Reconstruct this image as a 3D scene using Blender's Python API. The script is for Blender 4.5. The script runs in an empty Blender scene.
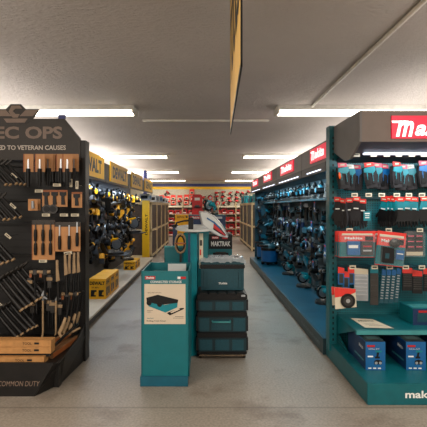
import bpy, bmesh, math, random
from mathutils import Vector, Matrix, Euler
random.seed(7)
scn = bpy.context.scene
COL = scn.collection
PI = math.pi
R = math.radians
ORD = ['first','second','third','fourth','fifth','sixth','seventh','eighth','ninth','tenth','eleventh','twelfth',
       'thirteenth','fourteenth','fifteenth','sixteenth','seventeenth','eighteenth','nineteenth','twentieth',
       'twenty-first','twenty-second','twenty-third','twenty-fourth','twenty-fifth']

# ---------------------------------------------------------------- materials
def lin(c):
    return tuple(((v/255.0)/12.92 if v/255.0 <= 0.04045 else ((v/255.0+0.055)/1.055)**2.4) for v in c) + (1.0,)
def mat(name, rgb, rough=0.5, metal=0.0, var=0.12, scale=9.0, bump=0.0, emit=0.0, alpha=1.0, trans=0.0, spec=0.5):
    m = bpy.data.materials.new(name); m.use_nodes = True
    nt = m.node_tree; n = nt.nodes; l = nt.links
    b = n['Principled BSDF']
    b.inputs['Roughness'].default_value = rough
    b.inputs['Metallic'].default_value = metal
    b.inputs['Specular IOR Level'].default_value = spec
    c = lin(rgb)
    tc = n.new('ShaderNodeTexCoord')
    nz = n.new('ShaderNodeTexNoise'); nz.inputs['Scale'].default_value = scale; nz.inputs['Detail'].default_value = 4
    l.new(tc.outputs['Object'], nz.inputs['Vector'])
    rp = n.new('ShaderNodeValToRGB')
    rp.color_ramp.elements[0].position = 0.3; rp.color_ramp.elements[1].position = 0.7
    rp.color_ramp.elements[0].color = tuple(v*(1-var) for v in c[:3])+(1,)
    rp.color_ramp.elements[1].color = tuple(min(1, v*(1+var)) for v in c[:3])+(1,)
    l.new(nz.outputs['Fac'], rp.inputs['Fac']); l.new(rp.outputs['Color'], b.inputs['Base Color'])
    if bump:
        bp = n.new('ShaderNodeBump'); bp.inputs['Strength'].default_value = bump; bp.inputs['Distance'].default_value = 0.01
        l.new(nz.outputs['Fac'], bp.inputs['Height']); l.new(bp.outputs['Normal'], b.inputs['Normal'])
    if emit:
        b.inputs['Emission Color'].default_value = c; b.inputs['Emission Strength'].default_value = emit
    if trans:
        b.inputs['Transmission Weight'].default_value = trans
    if alpha < 1: b.inputs['Alpha'].default_value = alpha
    return m

def concrete():
    m = mat('polished_concrete', (158,148,135), rough=0.42, var=0.16, scale=0.8, spec=0.35)
    nt = m.node_tree; n = nt.nodes; l = nt.links; b = n['Principled BSDF']
    base = b.inputs['Base Color'].links[0].from_socket
    tc = [x for x in n if x.type == 'TEX_COORD'][0]
    st = n.new('ShaderNodeTexNoise'); st.inputs['Scale'].default_value = 1.7; st.inputs['Detail'].default_value = 5; st.inputs['Roughness'].default_value = .62
    l.new(tc.outputs['Object'], st.inputs['Vector'])
    r = n.new('ShaderNodeValToRGB'); r.color_ramp.elements[0].position = .52; r.color_ramp.elements[1].position = .72
    r.color_ramp.elements[0].color = (0,0,0,1); r.color_ramp.elements[1].color = (.8,.8,.8,1)
    l.new(st.outputs['Fac'], r.inputs['Fac'])
    mx = n.new('ShaderNodeMix'); mx.data_type = 'RGBA'
    l.new(r.outputs['Color'], mx.inputs[0]); l.new(base, mx.inputs[6]); mx.inputs[7].default_value = lin((104,86,72))
    fine = n.new('ShaderNodeTexNoise'); fine.inputs['Scale'].default_value = 55; fine.inputs['Detail'].default_value = 3
    l.new(tc.outputs['Object'], fine.inputs['Vector'])
    r2 = n.new('ShaderNodeValToRGB'); r2.color_ramp.elements[0].position=.3; r2.color_ramp.elements[1].position=.7
    r2.color_ramp.elements[0].color=(.66,.66,.66,1); r2.color_ramp.elements[1].color=(1,1,1,1)
    l.new(fine.outputs['Fac'], r2.inputs['Fac'])
    mu = n.new('ShaderNodeMix'); mu.data_type='RGBA'; mu.blend_type='MULTIPLY'; mu.inputs[0].default_value=1
    l.new(mx.outputs[2], mu.inputs[6]); l.new(r2.outputs['Color'], mu.inputs[7])
    # saw-cut joints: every 3.4 m in y, every 6 m in x
    sp = n.new('ShaderNodeSeparateXYZ'); l.new(tc.outputs['Object'], sp.inputs[0])
    def joint(sock, per, off, w):
        a = n.new('ShaderNodeMath'); a.operation='SUBTRACT'; l.new(sock, a.inputs[0]); a.inputs[1].default_value=off
        p = n.new('ShaderNodeMath'); p.operation='PINGPONG'; l.new(a.outputs[0], p.inputs[0]); p.inputs[1].default_value=per/2
        c = n.new('ShaderNodeMath'); c.operation='LESS_THAN'; l.new(p.outputs[0], c.inputs[0]); c.inputs[1].default_value=w
        return c
    j = joint(sp.outputs['Y'], 6.85, 10.25, .012)
    m2 = n.new('ShaderNodeMix'); m2.data_type='RGBA'
    sc = n.new('ShaderNodeMath'); sc.operation='MULTIPLY'; l.new(j.outputs[0], sc.inputs[0]); sc.inputs[1].default_value=.4
    l.new(sc.outputs[0], m2.inputs[0]); l.new(mu.outputs[2], m2.inputs[6]); m2.inputs[7].default_value=lin((80,72,64))
    l.new(m2.outputs[2], b.inputs['Base Color'])
    return m
def plaster():
    m = mat('textured_plaster', (208,200,194), rough=0.85, var=0.05, scale=1.2)
    nt = m.node_tree; n = nt.nodes; l = nt.links; b = n['Principled BSDF']
    tc = [x for x in n if x.type == 'TEX_COORD'][0]
    mp = n.new('ShaderNodeMapping'); mp.inputs['Scale'].default_value=(1,2.2,1); l.new(tc.outputs['Object'], mp.inputs[0])
    v = n.new('ShaderNodeTexNoise'); v.inputs['Scale'].default_value=16; v.inputs['Detail'].default_value=6; v.inputs['Roughness'].default_value=.7
    l.new(mp.outputs[0], v.inputs['Vector'])
    bp = n.new('ShaderNodeBump'); bp.inputs['Strength'].default_value=1.0; bp.inputs['Distance'].default_value=.05
    l.new(v.outputs['Fac'], bp.inputs['Height']); l.new(bp.outputs['Normal'], b.inputs['Normal'])
    return m
def pegboard(name, rgb, hole=(8,40,44), pitch=0.0254):
    m = mat(name, rgb, rough=.45, var=.05)
    nt = m.node_tree; n = nt.nodes; l = nt.links; b = n['Principled BSDF']
    base = b.inputs['Base Color'].links[0].from_socket
    tc = [x for x in n if x.type == 'TEX_COORD'][0]
    mp = n.new('ShaderNodeVectorMath'); mp.operation='SCALE'; mp.inputs['Scale'].default_value=1/pitch
    l.new(tc.outputs['Object'], mp.inputs[0])
    fr = n.new('ShaderNodeVectorMath'); fr.operation='FRACTION'; l.new(mp.outputs[0], fr.inputs[0])
    sb = n.new('ShaderNodeVectorMath'); sb.operation='SUBTRACT'; l.new(fr.outputs[0], sb.inputs[0]); sb.inputs[1].default_value=(.5,.5,.5)
    ml = n.new('ShaderNodeVectorMath'); ml.operation='MULTIPLY'; l.new(sb.outputs[0], ml.inputs[0]); ml.inputs[1].default_value=(1,0,1)
    ln = n.new('ShaderNodeVectorMath'); ln.operation='LENGTH'; l.new(ml.outputs[0], ln.inputs[0])
    lt = n.new('ShaderNodeMath'); lt.operation='LESS_THAN'; l.new(ln.outputs['Value'], lt.inputs[0]); lt.inputs[1].default_value=.24
    mx = n.new('ShaderNodeMix'); mx.data_type='RGBA'; l.new(lt.outputs[0], mx.inputs[0]); l.new(base, mx.inputs[6]); mx.inputs[7].default_value=lin(hole)
    l.new(mx.outputs[2], b.inputs['Base Color'])
    return m
def slat(name, rgb, dark, pitch):
    m = mat(name, rgb, rough=.5, var=.08)
    nt = m.node_tree; n = nt.nodes; l = nt.links; b = n['Principled BSDF']
    base = b.inputs['Base Color'].links[0].from_socket
    tc = [x for x in n if x.type == 'TEX_COORD'][0]
    sp = n.new('ShaderNodeSeparateXYZ'); l.new(tc.outputs['Object'], sp.inputs[0])
    p = n.new('ShaderNodeMath'); p.operation='PINGPONG'; l.new(sp.outputs['Z'], p.inputs[0]); p.inputs[1].default_value=pitch/2
    lt = n.new('ShaderNodeMath'); lt.operation='LESS_THAN'; l.new(p.outputs[0], lt.inputs[0]); lt.inputs[1].default_value=pitch*.12
    mx = n.new('ShaderNodeMix'); mx.data_type='RGBA'; l.new(lt.outputs[0], mx.inputs[0]); l.new(base, mx.inputs[6]); mx.inputs[7].default_value=lin(dark)
    l.new(mx.outputs[2], b.inputs['Base Color'])
    return m

TEAL   = mat('teal_paint', (4,92,100), .38)
TEAL_RECESS = mat('recess_shaded_teal', (6,42,50), .42)  # shade of the recesses around the chest panels put into the colour
TEALD  = mat('dark_teal_plastic', (10,68,80), .42, bump=.1, scale=60)
TEALB  = mat('bright_teal_plastic', (0,124,136), .4)
TEALC  = mat('teal_printed_card', (0,104,112), .45, var=.06)
TEALHI = mat('pale_teal_plastic', (70,150,152), .4)
DECKB  = mat('blue_teal_deck', (22,88,112), .3, var=.25, scale=2.5)
BOARDT = mat('dark_teal_board', (6,66,84), .5, var=.3, scale=5)
BLUEC  = mat('blue_printed_card', (10,92,150), .4)
BLUED  = mat('dark_blue_card', (12,44,84), .45)
BLUEP  = mat('navy_paint', (62,70,128), .5)
BLACK  = mat('black_plastic', (15,14,15), .42, spec=.35)
BLACKM = mat('black_powder_coat', (25,23,22), .42, var=.25, spec=.35)
CHARC  = mat('charcoal_fabric', (34,31,32), .85, bump=.3, scale=90)
DKBR   = mat('dark_brown_panel', (52,46,41), .5)
HDRG   = mat('grey_header_laminate', (112,108,108), .55, var=.05)
HDRT   = mat('taupe_header_laminate', (122,108,100), .5, var=.05)
SOFF   = mat('dark_soffit', (38,34,40), .5)
RED    = mat('sign_red', (226,10,56), .35, var=.03, emit=.55)
REDP   = mat('red_plastic', (182,26,30), .4)
REDC   = mat('red_orange_card', (222,50,40), .45)
PINK   = mat('pinkish_red_card', (222,84,104), .45)
ORANGE = mat('orange_plastic', (240,96,20), .4)
ORC    = mat('orange_brown_card', (188,132,80), .5)
ORC2   = mat('dull_orange_card', (150,84,42), .55)
TANC   = mat('tan_cardboard', (178,128,74), .7, var=.15, scale=20)
TAN    = mat('tan_wood', (158,130,96), .55, scale=20, var=.2)
BRONZE = mat('bronze_lettering', (128,108,94), .4)
WHITE  = mat('white_print', (232,232,228), .5, var=.02)
WHITEP = mat('white_signage_glow', (255,250,250), .4, var=.01, emit=.9)
PAPER  = mat('cream_paper', (214,204,180), .7, var=.03)
CREAM  = mat('cream_poster', (206,190,168), .6, var=.03)
YEL    = mat('yellow_plastic', (238,168,4), .4)
YELC   = mat('yellow_card', (226,162,10), .5, var=.08)
YELS   = mat('yellow_sign_face', (232,178,10), .45, var=.04)
SIGNY  = mat('aged_yellow_sign', (222,178,96), .6, var=.08, scale=3)
SILV   = mat('brushed_silver', (190,192,194), .3, metal=.85)
SILVP  = mat('silver_grey_plastic', (160,164,168), .35, metal=.3)
CHROME = mat('chrome_wire', (200,200,200), .2, metal=1)
STEELD = mat('dark_steel', (70,68,66), .35, metal=.7)
BEIGE  = mat('beige_shelf_laminate', (196,180,156), .5, var=.08, scale=3)
BEIGEF = mat('beige_steel_frame', (200,180,140), .5)
MESHB  = mat('brown_wire_mesh', (58,44,34), .6, var=.4, scale=14)
MESHG  = mat('grey_wire_mesh', (66,66,62), .6, var=.4, scale=14)
CLEAR  = mat('clear_film', (225,235,236), .1, alpha=.07)
WRAP   = mat('crumpled_film', (215,222,224), .1, alpha=.42)
PALEG  = mat('pale_grey_plastic', (208,212,210), .35, var=.04)
FIXW   = mat('white_fixture_enamel', (220,216,206), .5)
TUBE   = mat('fluorescent_tube_glow', (255,246,230), .5, var=0, emit=7)
LED    = mat('led_strip_glow', (226,236,255), .5, var=0, emit=2.0)
WALLW  = mat('cream_wall_paint', (205,198,180), .8, var=.04)
PEGW   = pegboard('cream_pegboard', (196,190,170), (120,110,96), .06)
YWALL  = mat('yellow_wall_band', (236,190,40), .6, var=.03)
PEGT   = pegboard('teal_pegboard', (8,100,108))
SLATB  = slat('black_slatwall', (22,20,20), (8,8,8), .076)
SLATD  = slat('dark_board_slats', (28,30,38), (12,12,14), .1)
CEIL = plaster(); FLOOR = concrete()

# ---------------------------------------------------------------- mesh building
_txt = {}
def text_geo(s, bold=0.0, shear=0.0):
    k = (s, bold, shear)
    if k not in _txt:
        cu = bpy.data.curves.new('t', 'FONT'); cu.body = s; cu.size = 1; cu.align_x = 'CENTER'; cu.align_y = 'CENTER'
        cu.offset = bold; cu.shear = shear; cu.extrude = 0.0; cu.resolution_u = 3
        o = bpy.data.objects.new('t', cu); COL.objects.link(o)
        dg = bpy.context.evaluated_depsgraph_get()
        me = o.evaluated_get(dg).to_mesh()
        _txt[k] = ([v.co.copy() for v in me.vertices], [tuple(p.vertices) for p in me.polygons])
        o.evaluated_get(dg).to_mesh_clear()
        bpy.data.objects.remove(o); bpy.data.curves.remove(cu)
    return _txt[k]

FACE = {'front': Matrix(((1,0,0),(0,0,-1),(0,1,0))),      # text x->+X, y->+Z, normal -Y
        'left':  Matrix(((0,0,-1),(-1,0,0),(0,1,0))),     # seen from -X, reads towards -Y
        'right': Matrix(((0,0,1),(1,0,0),(0,1,0))),       # seen from +X, reads towards +Y
        'up':    Matrix(((1,0,0),(0,1,0),(0,0,1)))}
class MB:
    def __init__(s): s.v=[]; s.f=[]; s.m=[]; s.sm=[]
    def add(s, vs, fs, m, smooth=False):
        n=len(s.v); s.v += [Vector(v) for v in vs]
        for f in fs: s.f.append(tuple(i+n for i in f)); s.m.append(m); s.sm.append(smooth)
        return s
    def box(s, c, d, m, rot=None, taper=1.0):
        x,y,z = d[0]/2,d[1]/2,d[2]/2
        vs=[Vector((sx*x*(taper if sz>0 else 1),sy*y*(taper if sz>0 else 1),sz*z)) for sz in(-1,1) for sy in(-1,1) for sx in(-1,1)]
        if rot is not None:
            M = Euler(rot).to_matrix(); vs=[M@v for v in vs]
        vs=[v+Vector(c) for v in vs]
        return s.add(vs,[(0,2,3,1),(4,5,7,6),(0,1,5,4),(2,6,7,3),(0,4,6,2),(1,3,7,5)],m)
    def b2(s, lo, hi, m):
        return s.box([(a+b)/2 for a,b in zip(lo,hi)],[abs(b-a) for a,b in zip(lo,hi)],m)
    def cyl(s, p0, p1, r0, m, r1=None, n=12, smooth=True):
        p0=Vector(p0); p1=Vector(p1); r1 = r0 if r1 is None else r1
        d=(p1-p0).normalized(); a=d.orthogonal().normalized(); b=d.cross(a)
        vs=[];
        for p,r in((p0,r0),(p1,r1)):
            for i in range(n):
                t=2*PI*i/n; vs.append(p+a*(r*math.cos(t))+b*(r*math.sin(t)))
        s.add(vs,[(i,(i+1)%n,n+(i+1)%n,n+i) for i in range(n)],m,smooth)
        s.add(vs[:n],[tuple(reversed(range(n)))],m); s.add(vs[n:],[tuple(range(n))],m)
        return s
    def tube(s, pts, r, m, n=6, closed=False):
        pts=[Vector(p) for p in pts]; k=len(pts); vs=[]
        prev=None
        for i,p in enumerate(pts):
            q0 = pts[(i-1)%k] if (closed or i>0) else p; q1 = pts[(i+1)%k] if (closed or i<k-1) else p
            d=(q1-q0).normalized(); a = d.orthogonal().normalized() if prev is None else (prev-d*prev.dot(d)).normalized()
            prev=a; b=d.cross(a)
            rr = r[i] if isinstance(r,(list,tuple)) else r
            for j in range(n):
                t=2*PI*j/n; vs.append(p+a*(rr*math.cos(t))+b*(rr*math.sin(t)))
        fs=[]
        for i in range(k if closed else k-1):
            for j in range(n):
                fs.append((i*n+j, i*n+(j+1)%n, ((i+1)%k)*n+(j+1)%n, ((i+1)%k)*n+j))
        s.add(vs,fs,m,True)
        if not closed:
            s.add(vs[:n],[tuple(reversed(range(n)))],m); s.add(vs[-n:],[tuple(range(n))],m)
        return s
    def prism(s, poly, d, m, axis='y', at=0.0, off=(0,0,0)):
        """poly of (u,w): axis y -> (u,at..at+d,w); axis x -> (at..,u,w); axis z -> (u,w,at..)"""
        def P(u,w,t):
            p = (u,t,w) if axis=='y' else ((t,u,w) if axis=='x' else (u,w,t))
            return Vector(p)+Vector(off)
        n=len(poly)
        vs=[P(u,w,at) for u,w in poly]+[P(u,w,at+d) for u,w in poly]
        fs=[tuple(range(n)),tuple(reversed(range(n,2*n)))]+[(i,n+i,n+(i+1)%n,(i+1)%n) for i in range(n)]
        return s.add(vs,fs,m)
    def ell(s, c, r, m, nu=12, nv=7, half=False):
        vs=[];fs=[]; c=Vector(c)
        for j in range(nv+1):
            ph = (-PI/2 if not half else 0) + (PI if not half else PI/2)*j/nv
            for i in range(nu):
                t=2*PI*i/nu; vs.append(c+Vector((r[0]*math.cos(ph)*math.cos(t), r[1]*math.cos(ph)*math.sin(t), r[2]*math.sin(ph))))
        for j in range(nv):
            for i in range(nu): fs.append((j*nu+i,j*nu+(i+1)%nu,(j+1)*nu+(i+1)%nu,(j+1)*nu+i))
        return s.add(vs,fs,m,True)
    def text(s, t, c, size, m, face='front', bold=0.0, shear=0.0, width=None, sx=1.0):
        vs,fs = text_geo(t,bold,shear)
        w0=min(v.x for v in vs); w1=max(v.x for v in vs); h0=min(v.y for v in vs); h1=max(v.y for v in vs)
        k = size/(h1-h0); kx = (width/(w1-w0)) if width else k*sx
        M = FACE[face] if isinstance(face,str) else face
        vv=[M@Vector(((v.x-(w0+w1)/2)*kx,(v.y-(h0+h1)/2)*k,0))+Vector(c) for v in vs]
        return s.add(vv,fs,m)
    def mesh(s, name, bevel=0.0):
        me = bpy.data.meshes.new(name); mats=[]
        for m in s.m:
            if m not in mats: mats.append(m)
        me.from_pydata([tuple(v) for v in s.v],[],s.f)
        for m in mats: me.materials.append(m)
        idx={id(m):i for i,m in enumerate(mats)}
        for p,m,q in zip(me.polygons,s.m,s.sm): p.material_index=idx[id(m)]; p.use_smooth=q
        bm=bmesh.new(); bm.from_mesh(me)
        if bevel:
            es=[e for e in bm.edges if len(e.link_faces)==2 and e.calc_face_angle(0)>R(35)]
            bmesh.ops.bevel(bm,geom=es,offset=bevel,segments=2,affect='EDGES',clamp_overlap=True)
        vol = bm.calc_volume(signed=True)
        if vol < 0 and all(len(e.link_faces)==2 for e in bm.edges): bmesh.ops.reverse_faces(bm,faces=bm.faces)
        bm.to_mesh(me); bm.free(); me.update()
        return me

def setp(o, label=None, cat=None, group=None, kind=None):
    if label: o['label']=label
    if cat: o['category']=cat
    if group: o['group']=group
    if kind: o['kind']=kind
    return o
def newobj(name, me, parent=None, loc=(0,0,0), rot=(0,0,0)):
    o=bpy.data.objects.new(name, me); COL.objects.link(o); o.location=loc; o.rotation_euler=rot
    if parent is not None: o.parent=parent
    return o
class Kind:
    """a kind of thing: parts with meshes, placed many times (each time as objects of its own)"""
    def __init__(s,name,cat): s.name=name; s.cat=cat; s.parts=[]
    def part(s,name,mb,bevel=0.0,parent=None,label=None,kind=None):
        s.parts.append((name, mb.mesh(name,bevel) if isinstance(mb,MB) else mb, parent, label, kind)); return len(s.parts)-1
    def place(s,loc,label,rot=(0,0,0),scale=1.0,group=None):
        if len(s.parts)==1:
            root=newobj(s.name,s.parts[0][1],None,loc,rot)
        else:
            root=newobj(s.name,None,None,loc,rot); root.empty_display_size=.05
            made=[]
            for (n,me,par,lab,kd) in s.parts:
                o=newobj(n,me,root if par is None else made[par])
                if lab: o['label']=lab
                if kd: o['kind']=kd
                made.append(o)
        root.scale=(scale,scale,scale) if isinstance(scale,(int,float)) else scale
        setp(root,label,s.cat,group)
        return root
def struct(name, mb, bevel=0): return setp(newobj(name, mb.mesh(name,bevel)), kind='structure')

def logo(mb, c, h, m, face='front', width=None):
    """power tool maker's word mark: bold slanted, big round m with a long left stroke"""
    M = FACE[face]
    W = width or h*3.6
    mb.text('m', Vector(c)+M@Vector((-W*.36,0,0)), h*.98, m, face, bold=.03, shear=.3, width=W*.27)
    mb.text('akita', Vector(c)+M@Vector((W*.14,h*.06,0)), h*.98, m, face, bold=.03, shear=.3, width=W*.70)
    pts=[(-W*.56,h*.50),(-W*.30,h*.50),(-W*.32,h*.36),(-W*.55,h*.36)]
    mb.add([M@Vector((p[0],p[1],0))+Vector(c) for p in pts],[(3,2,1,0)],m)
    return mb

# ================================================================ camera
cam = bpy.data.cameras.new('camera'); co = bpy.data.objects.new('camera', cam); COL.objects.link(co)
co.location=(0,0,1.55); co.rotation_euler=(PI/2,0,0)
cam.sensor_width=36; cam.sensor_fit='HORIZONTAL'; cam.lens=440/427*36
cam.shift_x=8.5/427; cam.shift_y=-6.5/427
cam.clip_start=.05; cam.clip_end=100
scn.camera=co

# ================================================================ room
CZ=2.95
struct('floor', MB().b2((-7,-4,-.1),(7,23.6,0),FLOOR))
struct('ceiling', MB().b2((-7,-4,CZ),(7,23.6,CZ+.1),CEIL))
struct('wall_left', MB().b2((-7.1,-4,0),(-7,23.6,CZ),WALLW))
struct('wall_right', MB().b2((7,-4,0),(7.1,23.6,CZ),WALLW))
struct('wall_back', MB().b2((-7.1,23.6,0),(7.1,23.7,CZ),WALLW))
struct('trim_1', MB().b2((-7,23.56,2.64),(7,23.6,2.80),BLUEP))
struct('trim_2', MB().b2((-7,23.56,2.50),(7,23.6,2.64),YWALL))
struct('trim_3', MB().b2((-4,23.56,.1),(4,23.6,2.50),PEGW))
# ceiling conduits
o=newobj('conduit', MB().b2((-1.0,7.04,CZ-.03),(1.02,7.08,CZ),FIXW).mesh('conduit')); setp(o,'thin cream conduit running across the ceiling between the nearest two light fixtures','conduit')
o=newobj('conduit', MB().cyl((1.47,2.6,CZ-.018),(1.47,6.05,CZ-.018),.018,FIXW,n=8).mesh('conduit')); setp(o,'round cream conduit running toward the back along the ceiling above the right aisle','conduit')
# blue pillar
o=newobj('pillar', MB().cyl((-2.28,16.8,0),(-2.28,16.8,CZ),.075,BLUEP,n=16).mesh('pillar')); setp(o,'slim blue round pillar behind the yellow header signs of the left aisle','pillar')

# light fixtures (in two files, left and right of the centre line)
fx=Kind('fluorescent_fixture','ceiling light')
L=2.44
fx.part('housing', MB().prism([(-.17,0),(.17,0),(.14,-.055),(-.14,-.055)],L-.04,FIXW,'x',-L/2+.02), .003)
for sx in(-1,1): fx.part('end_cap', MB().box((sx*(L/2-.01),0,-.052),(.03,.32,.104),FIXW), .006)
for yy in(-.09,.09):
    fx.part('tube', MB().cyl((-L/2+.04,yy,-.08),(L/2-.04,yy,-.08),.019,TUBE,n=10))
i=0
for ri,Y in enumerate([6.2,11.7,16.9,22.3]):
    for side,X in (('left',-.98-L/2),('right',1.0+L/2)):
        fx.place((X,Y,CZ), f"lit twin-tube ceiling fixture, {side} file, {ORD[ri]} from the camera", group=f'fluorescent fixtures of the {side} file')
        ld=bpy.data.lights.new('fixture_glow','AREA'); ld.shape='RECTANGLE'; ld.size=2.3; ld.size_y=.2; ld.energy=44; ld.color=(1,.93,.84)
        lo=bpy.data.objects.new('fixture_glow',ld); COL.objects.link(lo); lo.location=(X,Y,CZ-.13)
for (X,Y) in ((-2.2,.9),(2.2,.9),(-2.2,-2.6),(2.2,-2.6)):
    ld=bpy.data.lights.new('fixture_glow','AREA'); ld.shape='RECTANGLE'; ld.size=2.3; ld.size_y=.2; ld.energy=85; ld.color=(1,.90,.78)
    lo=bpy.data.objects.new('fixture_glow',ld); COL.objects.link(lo); lo.location=(X,Y,CZ-.13)

for X in (-2.75,2.75):  # added upward lamps above the displays to brighten the ceiling, no coves there
    for Y in (6.5,12.5,18.5):
        ld=bpy.data.lights.new('added_ceiling_fill','AREA'); ld.shape='RECTANGLE'; ld.size=.8; ld.size_y=5.5; ld.energy=(40 if Y<8 else 62); ld.color=(1,.93,.87)
        lo=bpy.data.objects.new('added_ceiling_fill',ld); COL.objects.link(lo); lo.location=(X,Y,2.30); lo.rotation_euler=(PI,0,0)
for X in (-2.6,2.6):  # two more added upward lamps for the ceiling near the camera
    ld=bpy.data.lights.new('added_ceiling_fill','AREA'); ld.shape='RECTANGLE'; ld.size=1.2; ld.size_y=5; ld.energy=48; ld.color=(1,.92,.84)
    lo=bpy.data.objects.new('added_ceiling_fill',ld); COL.objects.link(lo); lo.location=(X,.4,1.9); lo.rotation_euler=(PI,0,0)
# hanging yellow sign
k=Kind('hanging_sign','sign')
A=Vector((.118,1.43,0)); B=Vector((.158,2.71,0)); dv=(B-A).normalized(); nv=Vector((-dv.y,dv.x,0))
mid=(A+B)/2; ang=math.atan2(dv.y,dv.x)-PI/2
LL=(B-A).length
k.part('panel', MB().b2((-.002,-LL/2,2.02),(.002,LL/2,2.90),SIGNY))
k.part('frame', MB().b2((-.003,-LL/2-.02,2.0),(.003,LL/2+.02,2.02),BLACK).b2((-.003,-LL/2-.02,2.0),(.003,-LL/2,2.92),BLACK).b2((-.003,LL/2,2.0),(.003,LL/2+.02,2.92),BLACK).b2((-.003,-LL/2-.02,2.90),(.003,LL/2+.02,2.92),BLACK))
k.part('lettering', MB().text('TOOLS',(-.0035,0,2.46),.42,BLACK,'left',bold=.02,width=1.1))
k.part('lettering', MB().text('TOOLS',(.0035,0,2.46),.42,BLACK,'right',bold=.02,width=1.1))
k.part('hanger', MB().cyl((0,-.4,2.9),(0,-.4,CZ),.004,CHROME).cyl((0,.4,2.9),(0,.4,CZ),.004,CHROME))
k.place((mid.x,mid.y,0),'yellow hanging sign with black edge, almost edge on below the ceiling',(0,0,ang))

# ================================================================ RIGHT END CAP
EX0,EX1=1.27,2.53
k=Kind('endcap_display','store display')
k.part('base', MB().b2((EX0,3.44,0),(EX1,4.62,.17),TEAL), .004)
k.part('lettering', MB().text('makitatools.com',(1.915,3.438,.085),.058,WHITE,'front',bold=.025,width=.70), label='white web address lettering')
k.part('back_panel', MB().b2((EX0+.04,4.5,.17),(EX1,4.54,2.14),PEGT))
up=MB().b2((1.255,4.44,.1),(1.33,4.56,2.37),TEAL)
for q in range(38): up.b2((1.285,4.4385,.2+q*.055),(1.30,4.441,.225+q*.055),BLACK)
k.part('upright', up)
# shelf
sh=MB().prism([(1.335,3.9),(EX1,3.9),(EX1,4.5),(1.335,4.5)],.025,TEAL,'z',.435)
sh.b2((1.335,3.88,.42),(EX1,3.90,.462),TEALHI)
k.part('shelf', sh, .003)
k.part('shelf_bracket', MB().prism([(4.5,.25),(4.5,.435),(3.95,.435)],.012,TEAL,'x',1.336))
k.part('lower_side_panel', MB().prism([(4.5,.17),(4.5,.30),(4.1,.17)],.012,PEGT,'x',1.336))
# header
k.part('header', MB().prism([(3.7,2.10),(3.7,2.36),(4.5,2.36),(4.5,2.12),(4.1,1.98),(3.95,1.98)],.02,HDRG,'x',EX0+.03)
       .b2((EX0+.05,3.7,2.10),(EX1,3.72,2.36),HDRT).b2((EX0+.05,3.72,2.34),(EX1,4.5,2.36),HDRG))
k.part('soffit', MB().add([(EX0+.05,3.72,2.10),(EX1,3.72,2.10),(EX1,4.2,2.06),(EX0+.05,4.2,2.06),(EX1,4.5,2.0),(EX0+.05,4.5,2.0)],[(0,1,2,3),(3,2,4,5)],SOFF))
k.part('light_strip', MB().b2((1.50,4.14,2.045),(EX1-.03,4.18,2.06),LED))
s_=k.part('header_sign', MB().b2((1.565,3.685,2.125),(2.235,3.70,2.315),RED))
m_=MB(); logo(m_,(1.875,3.683,2.205),.135,WHITEP,'front',width=.56)
k.part('lettering', m_, parent=s_, label='white maker lettering on the red sign')
r=MB()
for z in (2.055-.02,1.64,1.31,.95): r.b2((EX0+.06,4.47,z-.012),(EX1,4.5,z+.012),TEALD)
k.part('price_rail', r)
RIGHT_END=k.place((0,0,0),'large teal end cap display with pegboard, red lit sign header and shelf on the right')

hook=MB().cyl((0,0,0),(0,-.26,0),.0035,CHROME,n=5).cyl((0,-.26,0),(0,-.27,.015),.0035,CHROME,n=5)
HK=hook.mesh('hook')
tg=Kind('price_tag','price tag'); tg.part('tag', MB().b2((-.03,-.30,-.018),(.03,-.296,.018),PAPER).b2((-.022,-.3015,-.006),(.018,-.3005,.006),BLACK).cyl((0,-.296,0),(0,0,0),.003,CHROME,n=5))
def rx(px): return (px-205)/97.8     # board plane y = 4.5
def rz(py): return 1.55-(py-207)/97.8
def fx_(px,Y): return (px-205)*Y/440
def fz_(py,Y): return 1.55-(py-207)*Y/440
YT=4.22
for row,(py,pxs) in enumerate([(155,[356,373,386,398,411,423,437]),(195,[354,368,381,396,408,421,436]),(230,[349,388,419]),(267,[352,374,389,405,421,435])]):
    for i,px in enumerate(pxs):
        tg.place((fx_(px,YT),4.5,fz_(py,YT)), f"price tag on the right end cap, {ORD[i]} from left in {['top','second','third','lowest'][row]} row", group='price tags on the right end cap')

# pouches : row A
def pouch_kind(card, band, acc):
    k=Kind('tool_pouch','tool pouch')
    k.part('pouch', MB().prism([(-.055,-.02),(.055,-.02),(.062,-.10),(.05,-.23),(-.048,-.235),(-.06,-.12)],.05,CHARC,'y',-.025).b2((-.045,-.032,-.2),(.0,-.025,-.11),BLACK).b2((.012,-.032,-.19),(.05,-.025,-.10),CHARC), .004)
    k.part('band', MB().prism([(-.055,-.07),(.03,-.09),(.058,-.06),(.05,-.02),(-.05,-.03)],.056,band,'y',-.03).b2((-.03,-.034,-.15),(-.02,-.024,-.075),band).b2((.02,-.034,-.17),(.03,-.024,-.075),band), .003)
    k.part('header_card', MB().prism([(-.04,-.03),(.045,-.02),(.04,.018),(-.045,.026)],.008,card,'y',-.012).b2((-.02,-.014,-.005),(.02,-.0125,.010),PAPER))
    if acc: k.part('accent', MB().ell((-.045,-.035,-.10),(.012,.01,.035),acc))
    return k
PA=[pouch_kind(PINK,TEALB,ORANGE),pouch_kind(PINK,BLUEC,None),pouch_kind(REDC,TEALB,None),pouch_kind(WHITE,TEALB,ORANGE)]
pos=[(342,0),(351,3),(360,1),(369,2),(379,0),(388,1),(396,2),(405,0),(414,3),(423,1),(432,2),(441,0)]
for i,(px,kk) in enumerate(pos):
    PA[kk].place((fx_(px,4.3),4.3+.05*(i%3),fz_(164,4.3)+random.uniform(-.025,.015)), f"tool pouch on {['pink','pink','red','white'][kk]} card, {ORD[i]} from left in right end cap's top row", (0,random.uniform(-.14,.14),random.uniform(-.5,.3)), group='tool pouches in the top row of the right end cap')
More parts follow.
